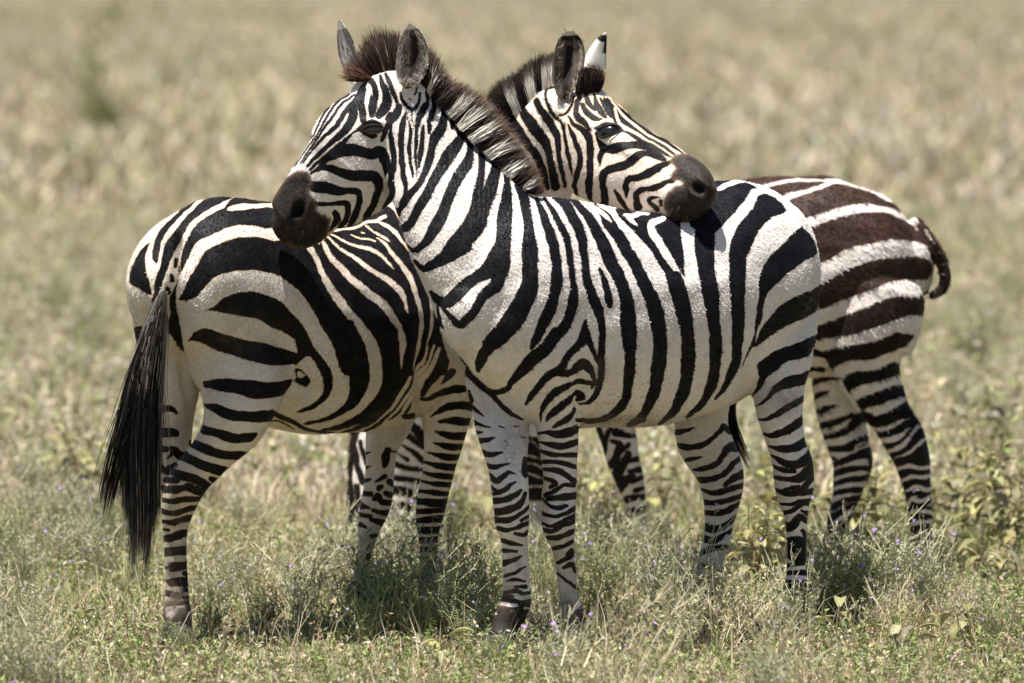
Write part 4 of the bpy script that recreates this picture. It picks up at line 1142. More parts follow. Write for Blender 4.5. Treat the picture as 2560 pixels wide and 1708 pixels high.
def mane(root, base, outer, n, bright, Y0, Y1, dark=(.012, .008, .007), tip=(.06, .026, .014), light=(.80, .74, .64), lean=0., thick=.028,
         seed=5, width=.0013, tipmix=.95, fade=.52):
    """stiff standing crest: base line and outer line in the lateral plane; pale tufts where the coat stripes run into it"""
    r = np.random.default_rng(seed)
    B = catmull(np.array(base, float), 8)
    O = catmull(np.array(outer, float), 8)
    tb, to = np.linspace(0, 1, len(B)), np.linspace(0, 1, len(O))
    st = []
    br = np.array(bright, float)
    for i in range(n):
        t = r.uniform(0, 1)
        b = np.array([np.interp(t, tb, B[:, 0]), np.interp(t, tb, B[:, 1])])
        t2 = np.clip(t + lean + r.normal() * .02, 0, 1)
        e = np.array([np.interp(t2, to, O[:, 0]), np.interp(t2, to, O[:, 1])])
        s = r.uniform(-1, 1)
        ln = r.uniform(.55, 1.0) ** .6 * (1.04 - .16 * s * s)
        if r.random() < .06: ln *= 1.12
        e = b + (e - b) * ln + r.normal(size=2) * 4
        b = b - (e - b) * .12
        Y = Y0 + (Y1 - Y0) * t
        mid = (b + e) / 2 + r.normal(size=2) * 2.5
        dy = s * thick
        pts = np.array([P(*b, Y + dy * .8), P(*(b + (mid - b) * .6), Y + dy), P(*mid, Y + dy), P(*(mid + (e - mid) * .6), Y + dy * .9), P(*e, Y + dy * .6)])
        root_b = b + (e - b) * .12
        d = np.min(np.hypot(*(br[:, :2] - root_b).T) - br[:, 2]) if len(br) else 9
        lite = 1 / (1 + math.exp(np.clip((d + 1.5 + r.normal() * 1.5) / .8, -30, 30)))
        c0 = np.array(dark) * (1 - lite) + np.array(light) * lite
        c0 = c0 * r.uniform(.7, 1.25)
        tp = np.array(tip) * r.uniform(.6, 1.5)
        fr = np.array([0, .25, .5, .78, 1.0]) * ln * r.uniform(.88, 1.1)
        cols = []
        for f in fr:
            m = np.clip((f - fade) / .22, 0, 1) * tipmix
            cols.append(c0 * (1 - m) + tp * m)
        st.append((pts, width, np.array(cols)))
    return child(ribbons('mane', st, M_HAIR, None, seed, (0, -.75, .65)), root)


def hair_lock(root, name, line, n, Y0, Y1, seed, dark=(.012, .010, .010), grey=(.16, .14, .12), greyt=.0, depth=.04, width=.0016, frizz=.06, droop=.0):
    """hanging hair: stations (px, py, half width px); strands leave from anywhere on the line and end at ragged lengths"""
    r = np.random.default_rng(seed)
    L = catmull(np.array(line, float), 6)
    m = len(L)
    st = []
    for i in range(n):
        s0 = int(r.uniform(0, .62) ** 1.2 * m)
        u = r.uniform(-1, 1)
        end = (1 - .10 * abs(math.sin(round(u * 4.5) * 2.3 + seed)) - .06 * r.random() - .10 * u * u) * (m - 1)
        s1 = int(min(end, s0 + r.uniform(.3, .6) * m + (r.random() < .3) * m))
        if s1 - s0 < 5: continue
        off = r.uniform(0, .012)
        dv = r.normal() * frizz * (3 if r.random() < .05 else 1)
        idx = np.linspace(s0, s1, 8).astype(int)
        clump = round(u * 4.5) / 4.5
        pts = []
        for q, k in enumerate(idx):
            f = q / 7
            uu = (u * (1 - f * .75) + clump * f * .75) + dv * f * 2
            Y = Y0 + (Y1 - Y0) * k / m + math.sqrt(max(0, 1 - min(1, abs(uu)) ** 2)) * depth * (-1 if i % 3 else 1) * (1 - .3 * f) + off
            pts.append(P(L[k, 0] + L[k, 2] * uu, L[k, 1], Y))
        g = r.random() < greyt * max(0., 1 - s0 / m * 2.2)
        c = (np.array(grey) if g else np.array(dark)) * r.uniform(.6, 1.5)
        st.append((np.array(pts), width, np.tile(c, (8, 1))))
    return child(ribbons(name, st, M_HAIR, None, seed), root)


def hooves(root, list_, lat):
    for (x, y0, y1, Y, w0, w1) in list_:
        s = Soup()
        s.sweep([(x, y0, Y, w0 * .5, w0 * .48), (x, (y0 + y1) / 2, Y - .004, w0 * .56, w0 * .5), (x, y1, Y - .01, w1 * .52, w1 * .46)], lat, cap=.1)
        child(mesh_obj('hoof', s.v, s.f, M_HOOF), root)


def fur(root, body, n, length, seed, back, dark, light, box=None, width=.0010, short=None, stand=.20, wild=.07):
    """short coat hairs over the visible hide, lying backwards and down, coloured like the stripe they grow from"""
    me = body.data
    r = np.random.default_rng(seed)
    nv = len(me.vertices)
    def get(nm):
        v = np.empty(nv, np.float32); me.attributes[nm].data.foreach_get('value', v); return v
    co = np.empty(nv * 3, np.float32); me.vertices.foreach_get('co', co); co = co.reshape(-1, 3).astype(float)
    nr = np.empty(nv * 3, np.float32); me.vertices.foreach_get('normal', nr); nr = nr.reshape(-1, 3).astype(float)
    sd, mz, bk, du = get('sd'), get('muzzle'), get('black'), get('dust_shade')
    q = flat(co)
    ok = (q[:, 1] < 1090) & (mz < -4) & (bk < -3) & (nr[:, 1] < .30)
    if box: ok &= (q[:, 0] > box[0]) & (q[:, 0] < box[2]) & (q[:, 1] > box[1]) & (q[:, 1] < box[3])
    i = r.choice(np.nonzero(ok)[0], n)
    N = nr[i]
    d = np.asarray(back, float) + r.normal(size=(n, 3)) * stand
    d[:, 2] -= .55
    d -= N * (d * N).sum(1)[:, None]
    d /= np.linalg.norm(d, axis=1)[:, None] + 1e-9
    p = co[i] + r.normal(size=(n, 3)) * .0015
    tilt = N + r.normal(size=(n, 3)) * wild
    tilt /= np.linalg.norm(tilt, axis=1)[:, None]
    dk = (sd[i] > 0)[:, None]
    ik = get('ink')[i][:, None]
    c = np.where(dk, np.asarray(dark) * (1 - ik) + np.array((.0085, .007, .0068)) * ik, np.asarray(light)) * r.uniform(.86, 1.06, (n, 1))
    ln = length * r.uniform(.6, 1.3, n)
    ln = np.where((sd[i] <= 0) & (sd[i] > -4.5), ln * .38, ln)
    if short:
        ins = (q[i, 0] > short[0]) & (q[i, 0] < short[2]) & (q[i, 1] > short[1]) & (q[i, 1] < short[3])
        ln = np.where(ins | (q[i, 1] > 1000), ln * .55, ln)
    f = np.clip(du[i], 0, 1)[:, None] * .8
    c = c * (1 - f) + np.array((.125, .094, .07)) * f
    return child(short_hair('coat_hair', p, d, tilt, ln, width, c, M_COATHAIR), root)


def lids(root, e, rx, ry, col):
    _, c, ax, up, nor, k = e
    if up[2] < 0: up = -up
    for s, name, lift in ((1, 'upper_eyelid', .62), (-1, 'lower_eyelid', .70)):
        pts = []
        for t in np.linspace(-1.12, 1.12, 9):
            a = t * math.pi / 2
            pts.append(c + ax * rx * k * math.sin(a) * 1.05 + up * s * ry * k * math.cos(a) * (lift if s > 0 else .95) + nor * min(rx, ry) * k * (.30 + .52 * math.cos(a)))
        child(tube(name, pts, (3.4 if s > 0 else 2.0) * k, col, M_HAIR), root)


def whiskers(root, tree, spots, seed):
    r = np.random.default_rng(seed)
    st = []
    for (x, y, n, sp, dx, dy) in spots:
        for _ in range(n):
            p, nn = hit(tree, x + r.normal() * sp, y + r.normal() * sp)
            if p is None: continue
            d = nn * r.uniform(.5, 1) + np.array((dx, 0, -dy)) + r.normal(size=3) * .3
            d /= np.linalg.norm(d)
            L = r.uniform(.018, .045)
            st.append((np.array([p, p + d * L * .5, p + d * L + np.array((0, 0, -.006))]), .0006, np.tile((.05, .04, .034), (3, 1))))
    return child(ribbons('whiskers', st, M_HAIR, None, seed), root)


def rim_fuzz(root_ear, mid, width, Y, n, col, seed, L0=7):
    r = np.random.default_rng(seed)
    c = catmull(np.array(mid, float), 6)
    w = catmull(np.array([(a, 0) for a in width], float), 6)[:, 0]
    T = np.gradient(c, axis=0); T /= np.linalg.norm(T, axis=1)[:, None]
    Nn = np.stack((-T[:, 1], T[:, 0]), 1)
    st = []
    for _ in range(n):
        i = r.integers(2, len(c))
        s = r.choice((-1, 1))
        a = c[min(i, len(c) - 1)] + Nn[min(i, len(c) - 1)] * w[min(i, len(c) - 1)] * s * .96
        d = Nn[min(i, len(c) - 1)] * s * r.uniform(.2, .9) + T[min(i, len(c) - 1)] * r.uniform(.3, 1.) + r.normal(size=2) * .2
        L = L0 * r.uniform(.5, 1.2)
        Yy = Y + r.normal() * .003
        st.append((np.array([P(*a, Yy), P(*(a + d * L * .5), Yy), P(*(a + d * L), Yy)]), .0009, np.tile(np.asarray(col) * r.uniform(.5, 1.1), (3, 1))))
    return ribbons('rim_hair', st, M_HAIR, root_ear, seed)


# ---- first animal: faces left, head laid over the rump of the second
Z1 = root_at('zebra', 1610, 800, 21.85, label='nearest zebra, facing left with its chin resting on the other rump', cat='zebra',
             group='zebras standing together in the grass')
L1 = (.643, -.766, 0)
s = Soup()
s.sweep([(1158, 800, 21.46, 90, 80), (1200, 790, 21.5, 175, 130), (1270, 770, 21.57, 255, 170), (1350, 772, 21.66, 283, 190), (1440, 785, 21.75, 285, 210),
         (1550, 796, 21.87, 271, 222), (1660, 792, 21.99, 266, 220), (1760, 745, 22.1, 275, 212), (1840, 703, 22.19, 256, 200), (1900, 700, 22.27, 222, 178),
         (1955, 712, 22.33, 165, 135), (1988, 720, 22.37, 90, 80)], L1)
s.sweep([(1290, 730, 21.6, 225, 140), (1208, 612, 21.6, 190, 122), (1140, 512, 21.63, 155, 100), (1088, 425, 21.67, 128, 84), (1042, 345, 21.7, 104, 80), (1012, 280, 21.72, 84, 72)], (.45, -.89, 0))
s.sweep([(905, 262, 21.75, 52, 60), (935, 252, 21.75, 66, 74), (965, 246, 21.74, 70, 78), (1000, 250, 21.73, 72, 76), (1035, 268, 21.71, 66, 66)], (.2, -.98, 0))
LH1 = (.3, -.95, .05)
s.sweep([(1005, 318, 21.72, 128, 72), (962, 348, 21.72, 138, 84), (917, 374, 21.72, 144, 86), (883, 421, 21.72, 131, 80), (852, 450, 21.72, 119, 70), (817, 477, 21.72, 107, 62),
         (782, 503, 21.72, 93, 57), (752, 540, 21.72, 86, 57), (728, 566, 21.72, 74, 52), (712, 578, 21.72, 52, 40)], LH1, sub=4)
s.leg([(1420, 860, 21.6, 190), (1410, 950, 21.6, 150), (1395, 1040, 21.62, 116), (1397, 1110, 21.63, 94), (1400, 1180, 21.63, 87), (1398, 1250, 21.63, 88), (1397, 1310, 21.62, 92),
       (1408, 1372, 21.65, 62), (1416, 1440, 21.68, 52), (1422, 1495, 21.69, 52), (1428, 1530, 21.69, 60), (1433, 1570, 21.68, 54), (1437, 1600, 21.68, 58)], L1)
s.leg([(1250, 930, 21.78, 180), (1252, 1020, 21.71, 148), (1257, 1080, 21.64, 131), (1266, 1136, 21.58, 112), (1274, 1190, 21.54, 100), (1280, 1245, 21.52, 89), (1282, 1300, 21.52, 86),
       (1287, 1348, 21.53, 68), (1289, 1400, 21.54, 65), (1290, 1450, 21.54, 68), (1292, 1492, 21.54, 78), (1282, 1526, 21.53, 80), (1265, 1560, 21.52, 68), (1254, 1596, 21.5, 70)], L1)
s.leg([(1930, 730, 22.27, 225), (1938, 800, 22.22, 214), (1945, 890, 22.13, 170), (1945, 960, 22.09, 143), (1950, 1030, 22.06, 114), (1957, 1080, 22.06, 101), (1968, 1120, 22.06, 95),
       (1980, 1160, 22.06, 99), (1984, 1200, 22.06, 100), (1985, 1240, 22.06, 92), (1988, 1284, 22.06, 67), (1990, 1340, 22.06, 54), (1990, 1392, 22.06, 52), (1991, 1432, 22.06, 56),
       (1993, 1470, 22.06, 76), (1986, 1510, 22.05, 68), (1978, 1556, 22.05, 68)], L1)
s.leg([(1790, 880, 22.3, 210), (1760, 980, 22.31, 150), (1752, 1050, 22.32, 134), (1762, 1110, 22.33, 136), (1786, 1155, 22.33, 128), (1800, 1190, 22.33, 118), (1803, 1227, 22.33, 104),
       (1802, 1260, 22.33, 87), (1799, 1300, 22.33, 76), (1791, 1342, 22.33, 70), (1780, 1388, 22.33, 68), (1769, 1440, 22.33, 71), (1763, 1485, 22.33, 75), (1755, 1525, 22.33, 66)], L1)
M_COAT1 = coat_material('zebra_coat', (.0045, .0043, .0060), (.009, .0082, .0105), (.42, .34, .26), 1.6, 3.0)
body1, t1 = zebra_body(Z1, s, PAT1, MUZ1, BLK1, M_COAT1, .0042, 22, relax=[(1240, 970, 110, 70), (1400, 930, 70, 80), (1930, 830, 110, 130), (1780, 960, 60, 50), (1300, 560, 90, 70), (960, 330, 90, 60)],
                       spots=[(746, 528, 13, 18, .024, 20), (768, 526, 9, 24, -.007, 15), (724, 530, 9, 20, -.005, 10), (700, 500, 22, 30, .005, 20), (790, 560, 16, 26, -.008, -20), (770, 596, 34, 5, .008, 24), (735, 603, 28, 5, .007, -6), (800, 585, 14, 5, .006, 50), (790, 604, 22, 9, -.006, 20), (730, 470, 30, 20, .004, 0), (935, 322, 30, 22, -.010, 0), (935, 304, 34, 9, -.010, 5), (935, 345, 30, 8, .004, 0),
                              (1245, 770, 45, 90, .02, 20), (1420, 930, 60, 60, -.012, 0), (1445, 1000, 14, 60, .02, 0), (1870, 930, 20, 90, .02, 20),
                              (1120, 380, 12, 120, .006, -25), (840, 400, 60, 14, -.008, 38), (930, 450, 50, 50, -.012, 0)],
                       dirt=[(1560, 1020, 150, 60, .9), (1600, 930, 90, 80, .55), (1650, 700, 230, 120, .12), (1720, 880, 60, 170, .5), (1160, 980, 90, 80, .35), (1300, 780, 90, 140, .25), (1270, 1150, 60, 70, .5)],
                       dust_shade=[(1430, 1570, 70, 75, 2.2), (1260, 1600, 70, 40, .5), (1985, 1560, 60, 50, 1.), (1755, 1540, 60, 50, 1.), (1400, 1400, 60, 130, .35), (1290, 1430, 60, 130, .35), (1290, 1500, 70, 50, .75), (1290, 1110, 50, 90, .42), (1400, 1200, 60, 160, .16), (1270, 1230, 60, 120, .2), (1800, 1200, 80, 160, .16), (1980, 1200, 80, 160, .14), (1150, 900, 70, 120, .16), (1960, 1000, 70, 40, .55), (1560, 1055, 130, 22, .8), (1480, 930, 40, 40, .5)],  # strong spots are pastern dust, weak leg spots are painted shade
                       wrinkle=[(1210, 520, 70, 170, .9), (1130, 420, 60, 120, .8), (1290, 560, 60, 140, .7), (1240, 1060, 90, 60, 1.4), (1290, 1130, 50, 70, .9), (1110, 900, 40, 90, .5)])
e = eye(Z1, t1, 934, 322, 23, 14, -4)
lashes(Z1, e, 23, 14, 50, (.012, .010, .009), 11)


lids(Z1, e, 23, 14, (.016, .012, .010))
fur(Z1, body1, 120000, .0068, 51, (.766, .643, 0), (.0075, .0072, .0100), (.80, .74, .69), short=(660, 160, 1010, 620))
whiskers(Z1, t1, [(770, 596, 14, 20, .1, .5)], 61)


def ear_inside(u, t, side, r):
    n = r.uniform(.75, 1.25)
    if t > .87: return np.array((.74, .70, .63))
    if side: return np.array((.70, .65, .56)) if t < .78 else np.array((.02, .016, .014))
    if u < -.84 and t < .6: return np.array((.66, .62, .55))
    if abs(u) > .86: return np.array((.015, .012, .010))
    if abs(u) > .72: return np.array((.34, .30, .25)) * n
    if -.2 < u < .4 and .2 < t < .8: return np.array((.022, .018, .015)) * n
    return np.array((.10, .082, .07)) * n * (1.4 - abs(math.sin(u * 5 + t * 4)) * .8)


EM = [(1021, 222), (1022, 196), (1030, 158), (1032, 118), (1029, 84), (1026, 59)]
EW = [10, 31, 40, 37, 23, 3]
e1 = ear(Z1, EM, EW, 21.62, 21.66, .75, (-.25, -.95, .1), ear_inside)
rim_fuzz(e1, EM, EW, 21.62, 260, (.55, .50, .44), 71)
ear_hair(e1, EM, EW, 21.62, 420, (.42, .37, .32), 21, (-.25, -.95, .1), .75)


def ear_side(u, t, side, r):
    n = r.uniform(.8, 1.2)
    if t > .84: return np.array((.72, .68, .60))
    if u > .60: return np.array((.02, .014, .012)) if t > .40 else np.array((.66, .60, .53))
    if u < -.88: return np.array((.03, .024, .02))
    return np.array((.42, .38, .35)) * n * (1.1 - .5 * abs(math.sin(u * 7)))


EM2 = [(900, 200), (886, 170), (868, 135), (862, 106), (855, 78), (849, 51)]
e2 = ear(Z1, EM2, [22, 26, 21, 19, 12, 2], 21.86, 21.88, .8, (-.7, -.7, .1), ear_side)
rim_fuzz(e2, EM2, [20, 26, 22, 17, 9, 2], 21.87, 140, (.45, .40, .35), 73)
MB1 = [(1052, 196), (1062, 212), (1090, 247), (1117, 272), (1138, 292), (1153, 312), (1170, 330), (1192, 354), (1218, 378), (1240, 402), (1264, 432), (1286, 460), (1313, 474), (1338, 486)]
MO1 = [(1040, 115), (1085, 120), (1135, 195), (1175, 214), (1207, 236), (1231, 255), (1252, 278), (1274, 310), (1298, 342), (1316, 370), (1330, 396), (1344, 420), (1354, 448), (1362, 476)]
BR1 = [(1079, 222, 11), (1106, 246, 11), (1131, 282, 12), (1155, 314, 13), (1185, 347, 15), (1226, 385, 16), (1272, 431, 17), (1313, 472, 8)]
mane(Z1, MB1, MO1, 7500, BR1, 21.70, 21.63, tip=(.085, .047, .031), seed=5)
# forelock and crest between the ears
mane(Z1, [(915, 206), (930, 198), (948, 190), (965, 182), (985, 180), (1004, 176)], [(858, 172), (866, 148), (900, 98), (935, 72), (975, 72), (1002, 80)], 1500, [(962, 178, 3), (975, 176, 2)],
     21.74, 21.74, dark=(.028, .014, .010), tip=(.062, .039, .028), seed=6, thick=.035)
mane(Z1, [(905, 203), (920, 200), (935, 195)], [(842, 194), (852, 176), (862, 156)], 260, [(0, 0, 1)], 21.72, 21.72, dark=(.06, .026, .015), tip=(.12, .062, .036), seed=16, thick=.025, width=.0012)
hair_lock(Z1, 'tail', [(2000, 640, 14), (1960, 760, 16), (1850, 900, 16), (1826, 985, 16), (1822, 1050, 18), (1840, 1100, 18), (1862, 1150, 15), (1884, 1190, 10)], 420, 22.46, 22.5, 31)
hooves(Z1, [(1437, 1590, 1624, 21.69, 58, 74), (1250, 1590, 1640, 21.5, 72, 92), (1975, 1548, 1594, 22.05, 66, 82), (1750, 1520, 1570, 22.33, 66, 82)], L1)

# ---- second animal: faces right and away, head laid over the back of the first
for i in range(1, 7):                                    # neck and chest hidden behind the first animal
    PAT2.append(('D', np.array([(1215 - i * 30, 300 + i * 38, 12), (1275 - i * 30, 385 + i * 36, 14), (1345 - i * 30, 470 + i * 34, 13), (1380 - i * 28, 560 + i * 34, 9)], float)))
Z2 = root_at('zebra', 760, 800, 22.1, label='zebra with long black tail, its head laid over the nearest back', cat='zebra',
             group='zebras standing together in the grass')
R2 = (.616, -.788, 0)
s = Soup()
s.sweep([(388, 712, 21.72, 80, 90), (420, 712, 21.76, 150, 158), (482, 712, 21.82, 205, 192), (560, 722, 21.9, 234, 208), (640, 760, 21.98, 258, 216), (730, 800, 22.07, 272, 226),
         (830, 815, 22.17, 272, 230), (920, 802, 22.27, 275, 226), (1000, 775, 22.36, 270, 206), (1080, 742, 22.45, 250, 180), (1140, 722, 22.52, 185, 140), (1170, 715, 22.56, 100, 80)], R2)
s.sweep([(1100, 720, 22.45, 210, 140), (1190, 610, 22.43, 180, 120), (1270, 500, 22.38, 142, 100), (1342, 400, 22.32, 118, 88), (1390, 322, 22.27, 102, 82), (1414, 270, 22.24, 80, 72)], (-.1, -.99, 0))
LH2 = (-.4, -.91, .05)
s.sweep([(1425, 298, 22.24, 110, 72), (1448, 330, 22.22, 119, 82), (1476, 362, 22.19, 126, 84), (1508, 390, 22.16, 124, 80), (1543, 409, 22.12, 118, 70), (1587, 426, 22.06, 109, 62), (1630, 440, 22.02, 98, 57),
         (1670, 455, 21.97, 89, 56), (1704, 472, 21.93, 84, 55), (1735, 492, 21.89, 72, 50), (1755, 505, 21.87, 52, 38)], LH2)
s.leg([(585, 760, 21.94, 285), (598, 830, 21.90, 284), (600, 900, 21.84, 262), (606, 965, 21.80, 218), (594, 1030, 21.77, 176), (574, 1078, 21.78, 146), (538, 1126, 21.79, 120), (500, 1166, 21.8, 108),
       (470, 1202, 21.81, 108), (454, 1240, 21.82, 98), (443, 1290, 21.83, 79), (438, 1340, 21.84, 63), (438, 1400, 21.84, 58), (441, 1450, 21.85, 59), (443, 1500, 21.85, 63), (445, 1534, 21.85, 73),
       (446, 1562, 21.85, 70), (446, 1585, 21.85, 74)], R2)
s.leg([(430, 790, 21.92, 200), (424, 880, 21.92, 168), (428, 970, 21.93, 138), (432, 1050, 21.94, 106), (430, 1110, 21.95, 96), (430, 1165, 21.95, 86), (440, 1225, 21.96, 70), (442, 1290, 21.97, 52),
       (442, 1400, 21.97, 44), (444, 1500, 21.97, 50), (446, 1560, 21.97, 54)], R2)
s.leg([(1125, 880, 22.36, 200), (1112, 960, 22.38, 165), (1114, 1040, 22.38, 130), (1107, 1110, 22.38, 100), (1097, 1160, 22.38, 84), (1089, 1212, 22.38, 77), (1080, 1262, 22.38, 72), (1075, 1300, 22.39, 67),
       (1072, 1342, 22.39, 55), (1071, 1400, 22.4, 51), (1070, 1450, 22.4, 51), (1069, 1490, 22.4, 58), (1066, 1522, 22.4, 52), (1064, 1545, 22.4, 56)], R2)
s.leg([(985, 960, 22.5, 180), (970, 1060, 22.5, 116), (955, 1120, 22.48, 88), (947, 1180, 22.47, 75), (942, 1230, 22.46, 74), (932, 1282, 22.46, 70), (920, 1328, 22.46, 55), (913, 1372, 22.46, 45),
       (905, 1412, 22.46, 43), (898, 1450, 22.46, 47), (892, 1486, 22.46, 53), (888, 1516, 22.46, 45), (882, 1540, 22.46, 46)], R2)
# dock of the tail
s.sweep([(432, 590, 21.7, 26, 26), (424, 650, 21.665, 22, 22), (416, 700, 21.65, 20, 20), (404, 750, 21.64, 18, 18), (392, 800, 21.64, 15, 15)], R2)
M_COAT2 = coat_material('zebra_coat_warm', (.0048, .0043, .0055), (.011, .0088, .0100), (.60, .40, .21), 3.2, 3.4, (.75, .68, .605), (.64, .56, .485))
body2, t2 = zebra_body(Z2, s, PAT2, MUZ2, BLK2, M_COAT2, .0042, 22, relax=[(620, 820, 150, 130), (1110, 930, 80, 80), (440, 800, 60, 120), (430, 700, 60, 60)],
                       spots=[(1748, 473, 17, 12, .024, 40), (1738, 489, 26, 8, -.007, 32), (1760, 458, 20, 7, -.006, 40), (1720, 490, 9, 40, .008, -18), (1690, 500, 26, 34, -.007, 0), (1735, 541, 34, 4, .008, -6), (1765, 531, 16, 4, .007, -35), (1700, 534, 20, 4, .006, 18), (1720, 549, 36, 8, -.005, -5), (1521, 328, 34, 26, -.012, 10), (1510, 306, 30, 8, -.008, -20),
                              (1560, 372, 60, 14, -.008, 32), (1500, 440, 50, 45, -.012, 0), (745, 930, 16, 90, .018, -35), (447, 880, 12, 150, .02, -10), (1050, 960, 14, 100, .02, 0)],
                       dirt=[(760, 900, 90, 90, .4), (560, 880, 120, 100, .12), (1080, 1100, 50, 60, .3), (1180, 980, 60, 60, .3)],
                       dust_shade=[(440, 1540, 60, 60, 2.2), (425, 1450, 30, 90, .9), (1066, 1530, 50, 50, 1.6), (885, 1540, 40, 50, 1.6), (440, 1330, 60, 160, .35), (920, 1380, 60, 120, .4), (600, 830, 120, 60, .25)],  # dusty pasterns; weaker leg spots put shade into the colour
                       wrinkle=[(1000, 1050, 60, 40, 1.), (1070, 1010, 30, 60, 1.), (1320, 420, 40, 120, .5)])
e = eye(Z2, t2, 1520, 328, 30, 19, -6, .40)
lashes(Z2, e, 30, 19, 80, (.10, .09, .085), 12, -.05)


lids(Z2, e, 30, 19, (.014, .011, .010))
fur(Z2, body2, 110000, .0068, 52, (-.788, -.616, 0), (.0085, .0075, .0095), (.78, .71, .63), short=(1420, 200, 1800, 560))
whiskers(Z2, t2, [(1690, 525, 14, 18, -.2, .5)], 62)


def ear_round(u, t, side, r):
    n = r.uniform(.75, 1.25)
    if t > .93: return np.array((.72, .68, .60))
    if side: return np.array((.72, .68, .60)) if t < .75 else np.array((.02, .016, .014))
    if t > .80 or abs(u) > .9: return np.array((.018, .013, .011))
    if abs(u) > .74: return np.array((.28, .23, .18)) * n
    if -.15 < u < .45 and t < .75: return np.array((.016, .012, .010)) * n
    return np.array((.10, .078, .060)) * n * (1.3 - .6 * abs(math.sin(u * 8 + t * 3)))


EM = [(1414, 256), (1411, 222), (1419, 178), (1424, 138), (1425, 103), (1424, 78)]
EW = [9, 24, 36, 38, 30, 9]
e3 = ear(Z2, EM, EW, 22.16, 22.2, .8, (.25, -.95, .1), ear_round)
rim_fuzz(e3, EM, EW, 22.16, 260, (.10, .08, .06), 72)
ear_hair(e3, EM, EW, 22.16, 160, (.22, .18, .15), 22, (.25, -.95, .1), .8)


def ear_back(u, t, side, r):
    if t > .93: return np.array((.74, .70, .62))
    if t > .74 or (u > .72 and t > .45): return np.array((.020, .014, .011))
    return np.array((.80, .76, .68))


ear(Z2, [(1487, 168), (1491, 145), (1497, 122), (1506, 100), (1515, 82)], [28, 26, 20, 12, 3], 22.3, 22.3, .5, (.5, .8, .1), ear_back)
MB2 = [(1240, 290), (1262, 282), (1284, 280), (1302, 276), (1318, 262), (1333, 250), (1347, 236), (1361, 222), (1375, 208), (1388, 196)]
MO2 = [(1216, 240), (1232, 214), (1252, 196), (1274, 186), (1296, 170), (1318, 152), (1340, 140), (1360, 134), (1380, 132), (1392, 132)]
BR2 = [(1296, 284, 15), (1334, 252, 13), (1368, 218, 15), (1380, 208, 10)]
mane(Z2, MB2, MO2, 4500, BR2, 22.30, 22.24, dark=(.012, .008, .007), tip=(.026, .015, .011), seed=7, lean=0., fade=.44)
mane(Z2, [(1300, 300), (1275, 340), (1245, 390), (1215, 430)], [(1240, 250), (1205, 300), (1180, 350), (1150, 400)], 900, [(1300, 295, 8)], 22.33, 22.42, seed=17)
mane(Z2, [(1440, 226), (1458, 228), (1472, 230), (1484, 231), (1496, 232)], [(1450, 168), (1470, 158), (1490, 160), (1508, 170), (1512, 190)], 900, [(1448, 218, 3)], 22.18, 22.2, dark=(.016, .010, .009), tip=(.03, .016, .012), seed=8)
hair_lock(Z2, 'tail', [(409, 728, 9), (401, 765, 17), (391, 805, 26), (376, 880, 36), (363, 950, 42), (356, 1020, 46), (352, 1100, 48), (352, 1200, 46), (354, 1300, 43), (350, 1390, 40), (344, 1515, 32)], 4000, 21.63, 21.6, 33,
          greyt=.95, depth=.05, frizz=.08, grey=(.24, .215, .19), width=.0013)
hair_lock(Z2, 'tail_wisp', [(366, 860, 22), (352, 930, 34), (326, 1040, 34), (300, 1120, 30), (278, 1200, 24), (264, 1270, 20), (256, 1320, 16)], 260, 21.62, 21.58, 34, greyt=.3, frizz=.10)
hooves(Z2, [(446, 1576, 1611, 21.84, 74, 88), (446, 1560, 1602, 21.97, 54, 70), (1063, 1538, 1566, 22.4, 54, 68), (879, 1532, 1563, 22.46, 46, 60)], R2)

# ---- third animal: young, brown, behind the other two
for i in range(8):                                       # flank and neck that the other two hide in the photograph
    x = 1790 - i * 54
    PAT3.append(('D', np.array([(x + 16, 440, 15), (x + 4, 560, 18), (x - 6, 700, 17), (x - 4, 840, 14), (x + 14, 960, 7)], float)))
for i in range(9):
    x, y = 1385 - i * 38, 790 + i * 22
    PAT3.append(('D', np.array([(x - 60, y - 130, 11), (x - 10, y, 14), (x + 20, y + 140, 10)], float)))
Z3 = root_at('zebra', 1850, 800, 24.4, label='brown striped younger zebra behind the other two, only its rump and legs in view', cat='zebra',
             group='zebras standing together in the grass')
L3 = (.2, -.98, 0)
s = Soup()
s.sweep([(2285, 660, 24.3, 90, 80), (2250, 664, 24.3, 160, 130), (2190, 672, 24.3, 207, 160), (2110, 685, 24.32, 247, 180), (2000, 695, 24.35, 254, 200), (1850, 705, 24.4, 258, 212), (1700, 720, 24.45, 240, 210),
         (1580, 735, 24.5, 215, 185), (1490, 745, 24.52, 180, 140), (1430, 750, 24.54, 100, 80)], L3)
s.sweep([(1450, 760, 24.5, 180, 120), (1310, 810, 24.5, 150, 105), (1160, 880, 24.5, 120, 92), (1050, 980, 24.48, 100, 82), (990, 1090, 24.46, 92, 76), (968, 1210, 24.45, 92, 72), (972, 1310, 24.42, 82, 62),
         (985, 1380, 24.38, 62, 48), (995, 1420, 24.36, 45, 40)], L3)
s.leg([(2195, 740, 24.22, 235), (2185, 810, 24.2, 225), (2165, 862, 24.2, 208), (2166, 910, 24.2, 172), (2180, 958, 24.2, 145), (2206, 1010, 24.2, 120), (2234, 1056, 24.2, 106), (2266, 1108, 24.2, 108), (2281, 1150, 24.2, 100),
       (2290, 1200, 24.2, 80), (2298, 1246, 24.2, 64), (2302, 1300, 24.2, 60), (2305, 1360, 24.2, 58), (2307, 1395, 24.2, 62), (2305, 1425, 24.2, 60)], L3)
